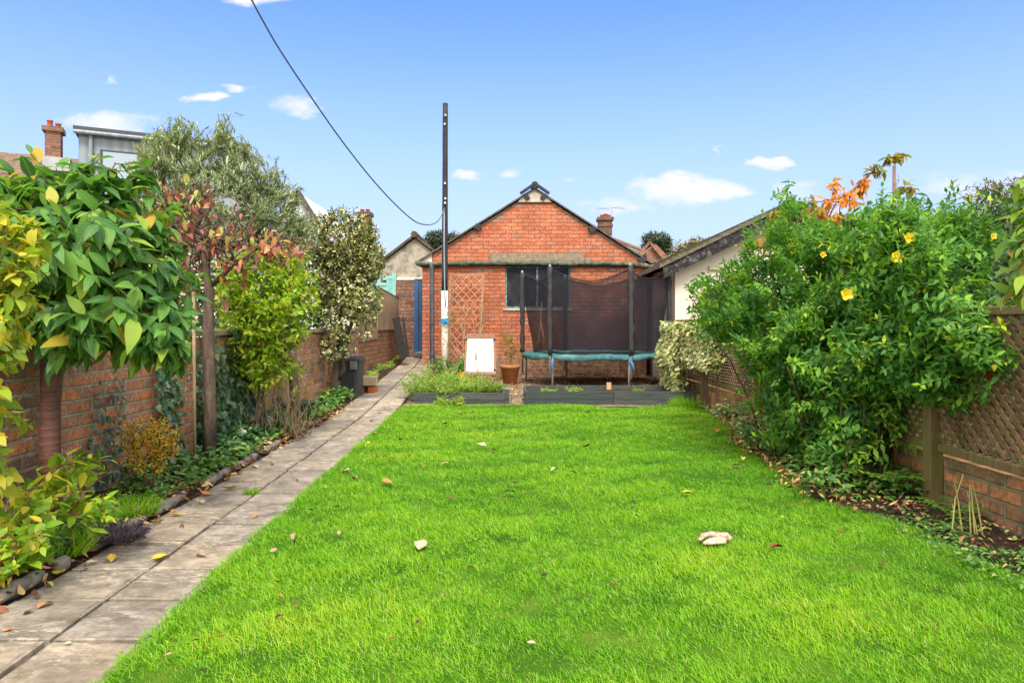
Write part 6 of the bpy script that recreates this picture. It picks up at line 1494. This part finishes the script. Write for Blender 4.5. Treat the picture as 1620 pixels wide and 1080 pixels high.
n = 1700; y = 2.5+8.5*RNG.random(n)**.8; kk = np.array([fbm(0, v, 1.6, 3, 2.2) for v in y])*.5+.55 > RNG.random(n); y = y[kk]; n = len(y); x = np.array([pxc(v) for v in y])-.36-.18*RNG.random(n)**1.2+.03*RNG.normal(size=n); litter('brown leaves drifted along the left edging of the path', np.stack([x, y, np.interp(x-np.array([pxc(v) for v in y]), [-.45, -.39, -.37], [.06, .03, .008])+.015*RNG.random(n)], 1), .055)

COLS = {'pale': (.46, .36, .24), 'orange': (.50, .20, .06), 'dark': (.055, .028, .018), 'brown': (.17, .07, .035), 'pink': (.42, .24, .17), 'yellow': (.58, .42, .05), 'red': (.22, .05, .025)}
LM = {}
for k, c in COLS.items():
    mm = M('fallen_'+k, .7, .25); mm.col(mm.ramp(mm.noise(14, 6, .8), [(.3, tuple(v*.5 for v in c)), (.5, c), (.75, tuple(min(1, v*1.25) for v in c))])); LM[k] = mm.m
MESHES = {}
for k in COLS:
    MESHES[k] = []
    for q in range(3):
        T_, F_ = tmpl('big'); cup = random.uniform(.2, .9); curl = random.uniform(-.5, .7)
        v = [(u-.5, vv*.55*(1-.25*cup), abs(vv)*cup*.55+curl*(u-.5)**2+.08*math.sin(u*7+q)*vv) for u, vv, w in T_]
        mb = MB(); mb.add(v, [tuple(f) for f in F_], 0); mb.add([(-.5, 0, 0), (-.72, .02, .02), (-.72, .035, .02), (-.5, .02, 0)], [(0, 1, 2, 3)], 0)
        mn = min(p[2] for p in mb.v); mb.v = [(a, b, c-mn) for a, b, c in mb.v]
        me = bpy.data.meshes.new('fallen_leaf'); me.from_pydata(mb.v, [], mb.f); me.polygons.foreach_set('use_smooth', [True]*len(me.polygons)); me.materials.append(LM[k]); MESHES[k].append(me)
used_special = {}
def fallen(px, py, col, size, label=None, where='lawn'):
    z = .046 if where == 'lawn' else .004
    x, y, _ = G(px, py, z)
    if where != 'lawn': z = pz(y)+.006
    o = bpy.data.objects.new('fallen_leaf', random.choice(MESHES[col])); COL.objects.link(o)
    s_ = size*1.25*y/F; o.scale = (s_, s_, s_); o.location = (x, y, z); tl_ = .12 if label else .35; o.rotation_euler = (random.uniform(-tl_, tl_), random.uniform(-tl_, tl_), random.uniform(0, 6.28))
    cw_ = {'pale': 'pale buff', 'orange': 'orange brown', 'dark': 'nearly black', 'brown': 'dark brown', 'pink': 'pinkish dry', 'yellow': 'yellow', 'red': 'dark red'}[col]
    mark(o, label or ('small %s fallen leaf lying %s' % (cw_, 'in the lawn grass' if where == 'lawn' else 'on the concrete slabs')), 'fallen leaf', 'fallen leaves on the lawn' if where == 'lawn' else 'fallen leaves on the path')
for a in ((665, 863, 'pale', 34, 'large pale curled leaf near the middle front of the lawn'), (613, 763, 'orange', 20, 'orange curled leaf on the lawn nearest the path'), (805, 778, 'dark', 18, 'dark crumpled leaf standing up mid lawn'), (1228, 866, 'red', 18, 'dark red leaf just right of the pet toy'), (532, 802, 'dark', 16, None), (547, 746, 'pale', 16, None),
          (562, 757, 'pink', 15, None), (464, 848, 'pink', 16, None), (432, 871, 'pink', 12, None), (536, 842, 'pink', 9, None), (440, 920, 'brown', 11, None), (445, 942, 'orange', 11, None), (470, 953, 'brown', 10, None), (441, 975, 'dark', 12, None), (660, 984, 'dark', 9, None), (840, 1016, 'pale', 14, 'small pale twisted leaf at the bottom centre of the lawn'),
          (745, 897, 'dark', 10, None), (860, 910, 'dark', 13, None), (971, 925, 'brown', 12, None), (711, 787, 'brown', 10, None), (815, 764, 'dark', 9, None), (907, 747, 'dark', 12, None), (877, 743, 'pale', 11, None), (928, 706, 'brown', 11, None), (762, 704, 'pale', 14, None), (781, 712, 'dark', 9, None), (704, 733, 'pale', 9, None), (670, 737, 'pink', 7, None),
          (583, 701, 'yellow', 9, None), (634, 695, 'brown', 10, None), (655, 705, 'pink', 7, None), (647, 716, 'orange', 10, None), (621, 726, 'brown', 8, None), (606, 722, 'brown', 7, None), (704, 670, 'brown', 8, None), (672, 661, 'dark', 7, None), (728, 655, 'dark', 10, None), (491, 806, 'brown', 10, None), (581, 782, 'brown', 9, None), (677, 897, 'dark', 8, None), (811, 910, 'brown', 7, None), (962, 685, 'brown', 7, None), (979, 731, 'brown', 6, None),
          (592, 685, 'yellow', 10, 'yellow leaf in the grass by the path far side'), (1086, 780, 'yellow', 16, 'yellow brown leaf right of the lawn centre'), (1165, 736, 'dark', 12, None), (1175, 726, 'yellow', 13, None), (1134, 682, 'orange', 12, None), (1275, 795, 'yellow', 10, None), (1238, 818, 'yellow', 8, None), (1275, 829, 'yellow', 9, None), (1216, 766, 'dark', 11, None), (1257, 770, 'brown', 9, None), (1003, 795, 'dark', 9, None), (1009, 816, 'dark', 10, None), (1396, 893, 'brown', 12, None),
          (1185, 715, 'orange', 12, None), (1200, 722, 'yellow', 12, None), (1170, 700, 'yellow', 9, None), (1330, 840, 'brown', 9, None), (930, 640+12, 'brown', 7, None), (1060, 664, 'dark', 7, None), (620, 1010, 'brown', 9, None), (350, 1005, 'orange', 10, None), (310, 1012, 'brown', 10, None), (265, 1035, 'pink', 12, None), (400, 1070, 'orange', 12, None), (322, 1060, 'dark', 12, None)):
    fallen(*a)
for a in ((72, 958, 'orange', 22, 'orange leaf with a stalk on the near left slab'), (12, 997, 'orange', 12, None), (45, 969, 'dark', 12, None), (107, 1018, 'pale', 10, None), (93, 907, 'yellow', 24, 'long tan leaf against the edging on the near path'), (176, 884, 'yellow', 22, None), (143, 891, 'pale', 15, None), (318, 880, 'pale', 16, None), (253, 884, 'yellow', 26, 'yellow jagged leaf on the centre joint of the path'),
          (404, 817, 'orange', 12, None), (320, 794, 'pale', 14, None), (362, 773, 'yellow', 20, None), (260, 806, 'yellow', 24, 'bright yellow leaf lying at the edge of the left edging stone'), (279, 815, 'yellow', 18, None), (403, 739, 'pale', 12, None), (325, 781, 'orange', 16, None), (243, 820, 'orange', 20, None), (288, 834, 'brown', 12, None), (218, 844, 'brown', 18, None), (225, 852, 'red', 16, None), (205, 858, 'brown', 16, None), (195, 866, 'orange', 14, None), (232, 838, 'brown', 14, None), (540, 735+10, 'pink', 10, None), (470, 810-50, 'brown', 8, None), (430, 735, 'brown', 9, None), (560, 668, 'brown', 7, None), (600, 655, 'dark', 6, None), (587, 666, 'dark', 6, None)):
    fallen(*a, where='path')

# ---- the house this garden belongs to, behind the camera (the garage window mirrors it)
r_, rf = simple_house('back_house', 'white rendered two storey house at the near end of the garden', -17, -6, 7, 8, 5.4, 8.2, .4, 'cream', 'brown_tile', 'house', 1.0)
for (x0_, x1_, z0_, z1_) in ((-4.6, -2.9, 3.3, 4.6), (-1.0, .6, 3.3, 4.6), (3.0, 5.0, 3.3, 4.6), (-4.8, -2.0, .1, 2.3), (.2, 3.4, .1, 2.3)):
    w_ = local(MB().box((x0_, -9.02, z0_), (x1_, -8.96, z1_)), r_).build('window', 'dark_edge', r_)
    local(MB().box((x0_+.08, -8.955, z0_+.08), ((x0_+x1_)/2-.04, -8.95, z1_-.08)).box(((x0_+x1_)/2+.04, -8.955, z0_+.08), (x1_-.08, -8.95, z1_-.08)), r_).build('pane', 'dirty_glass', w_)
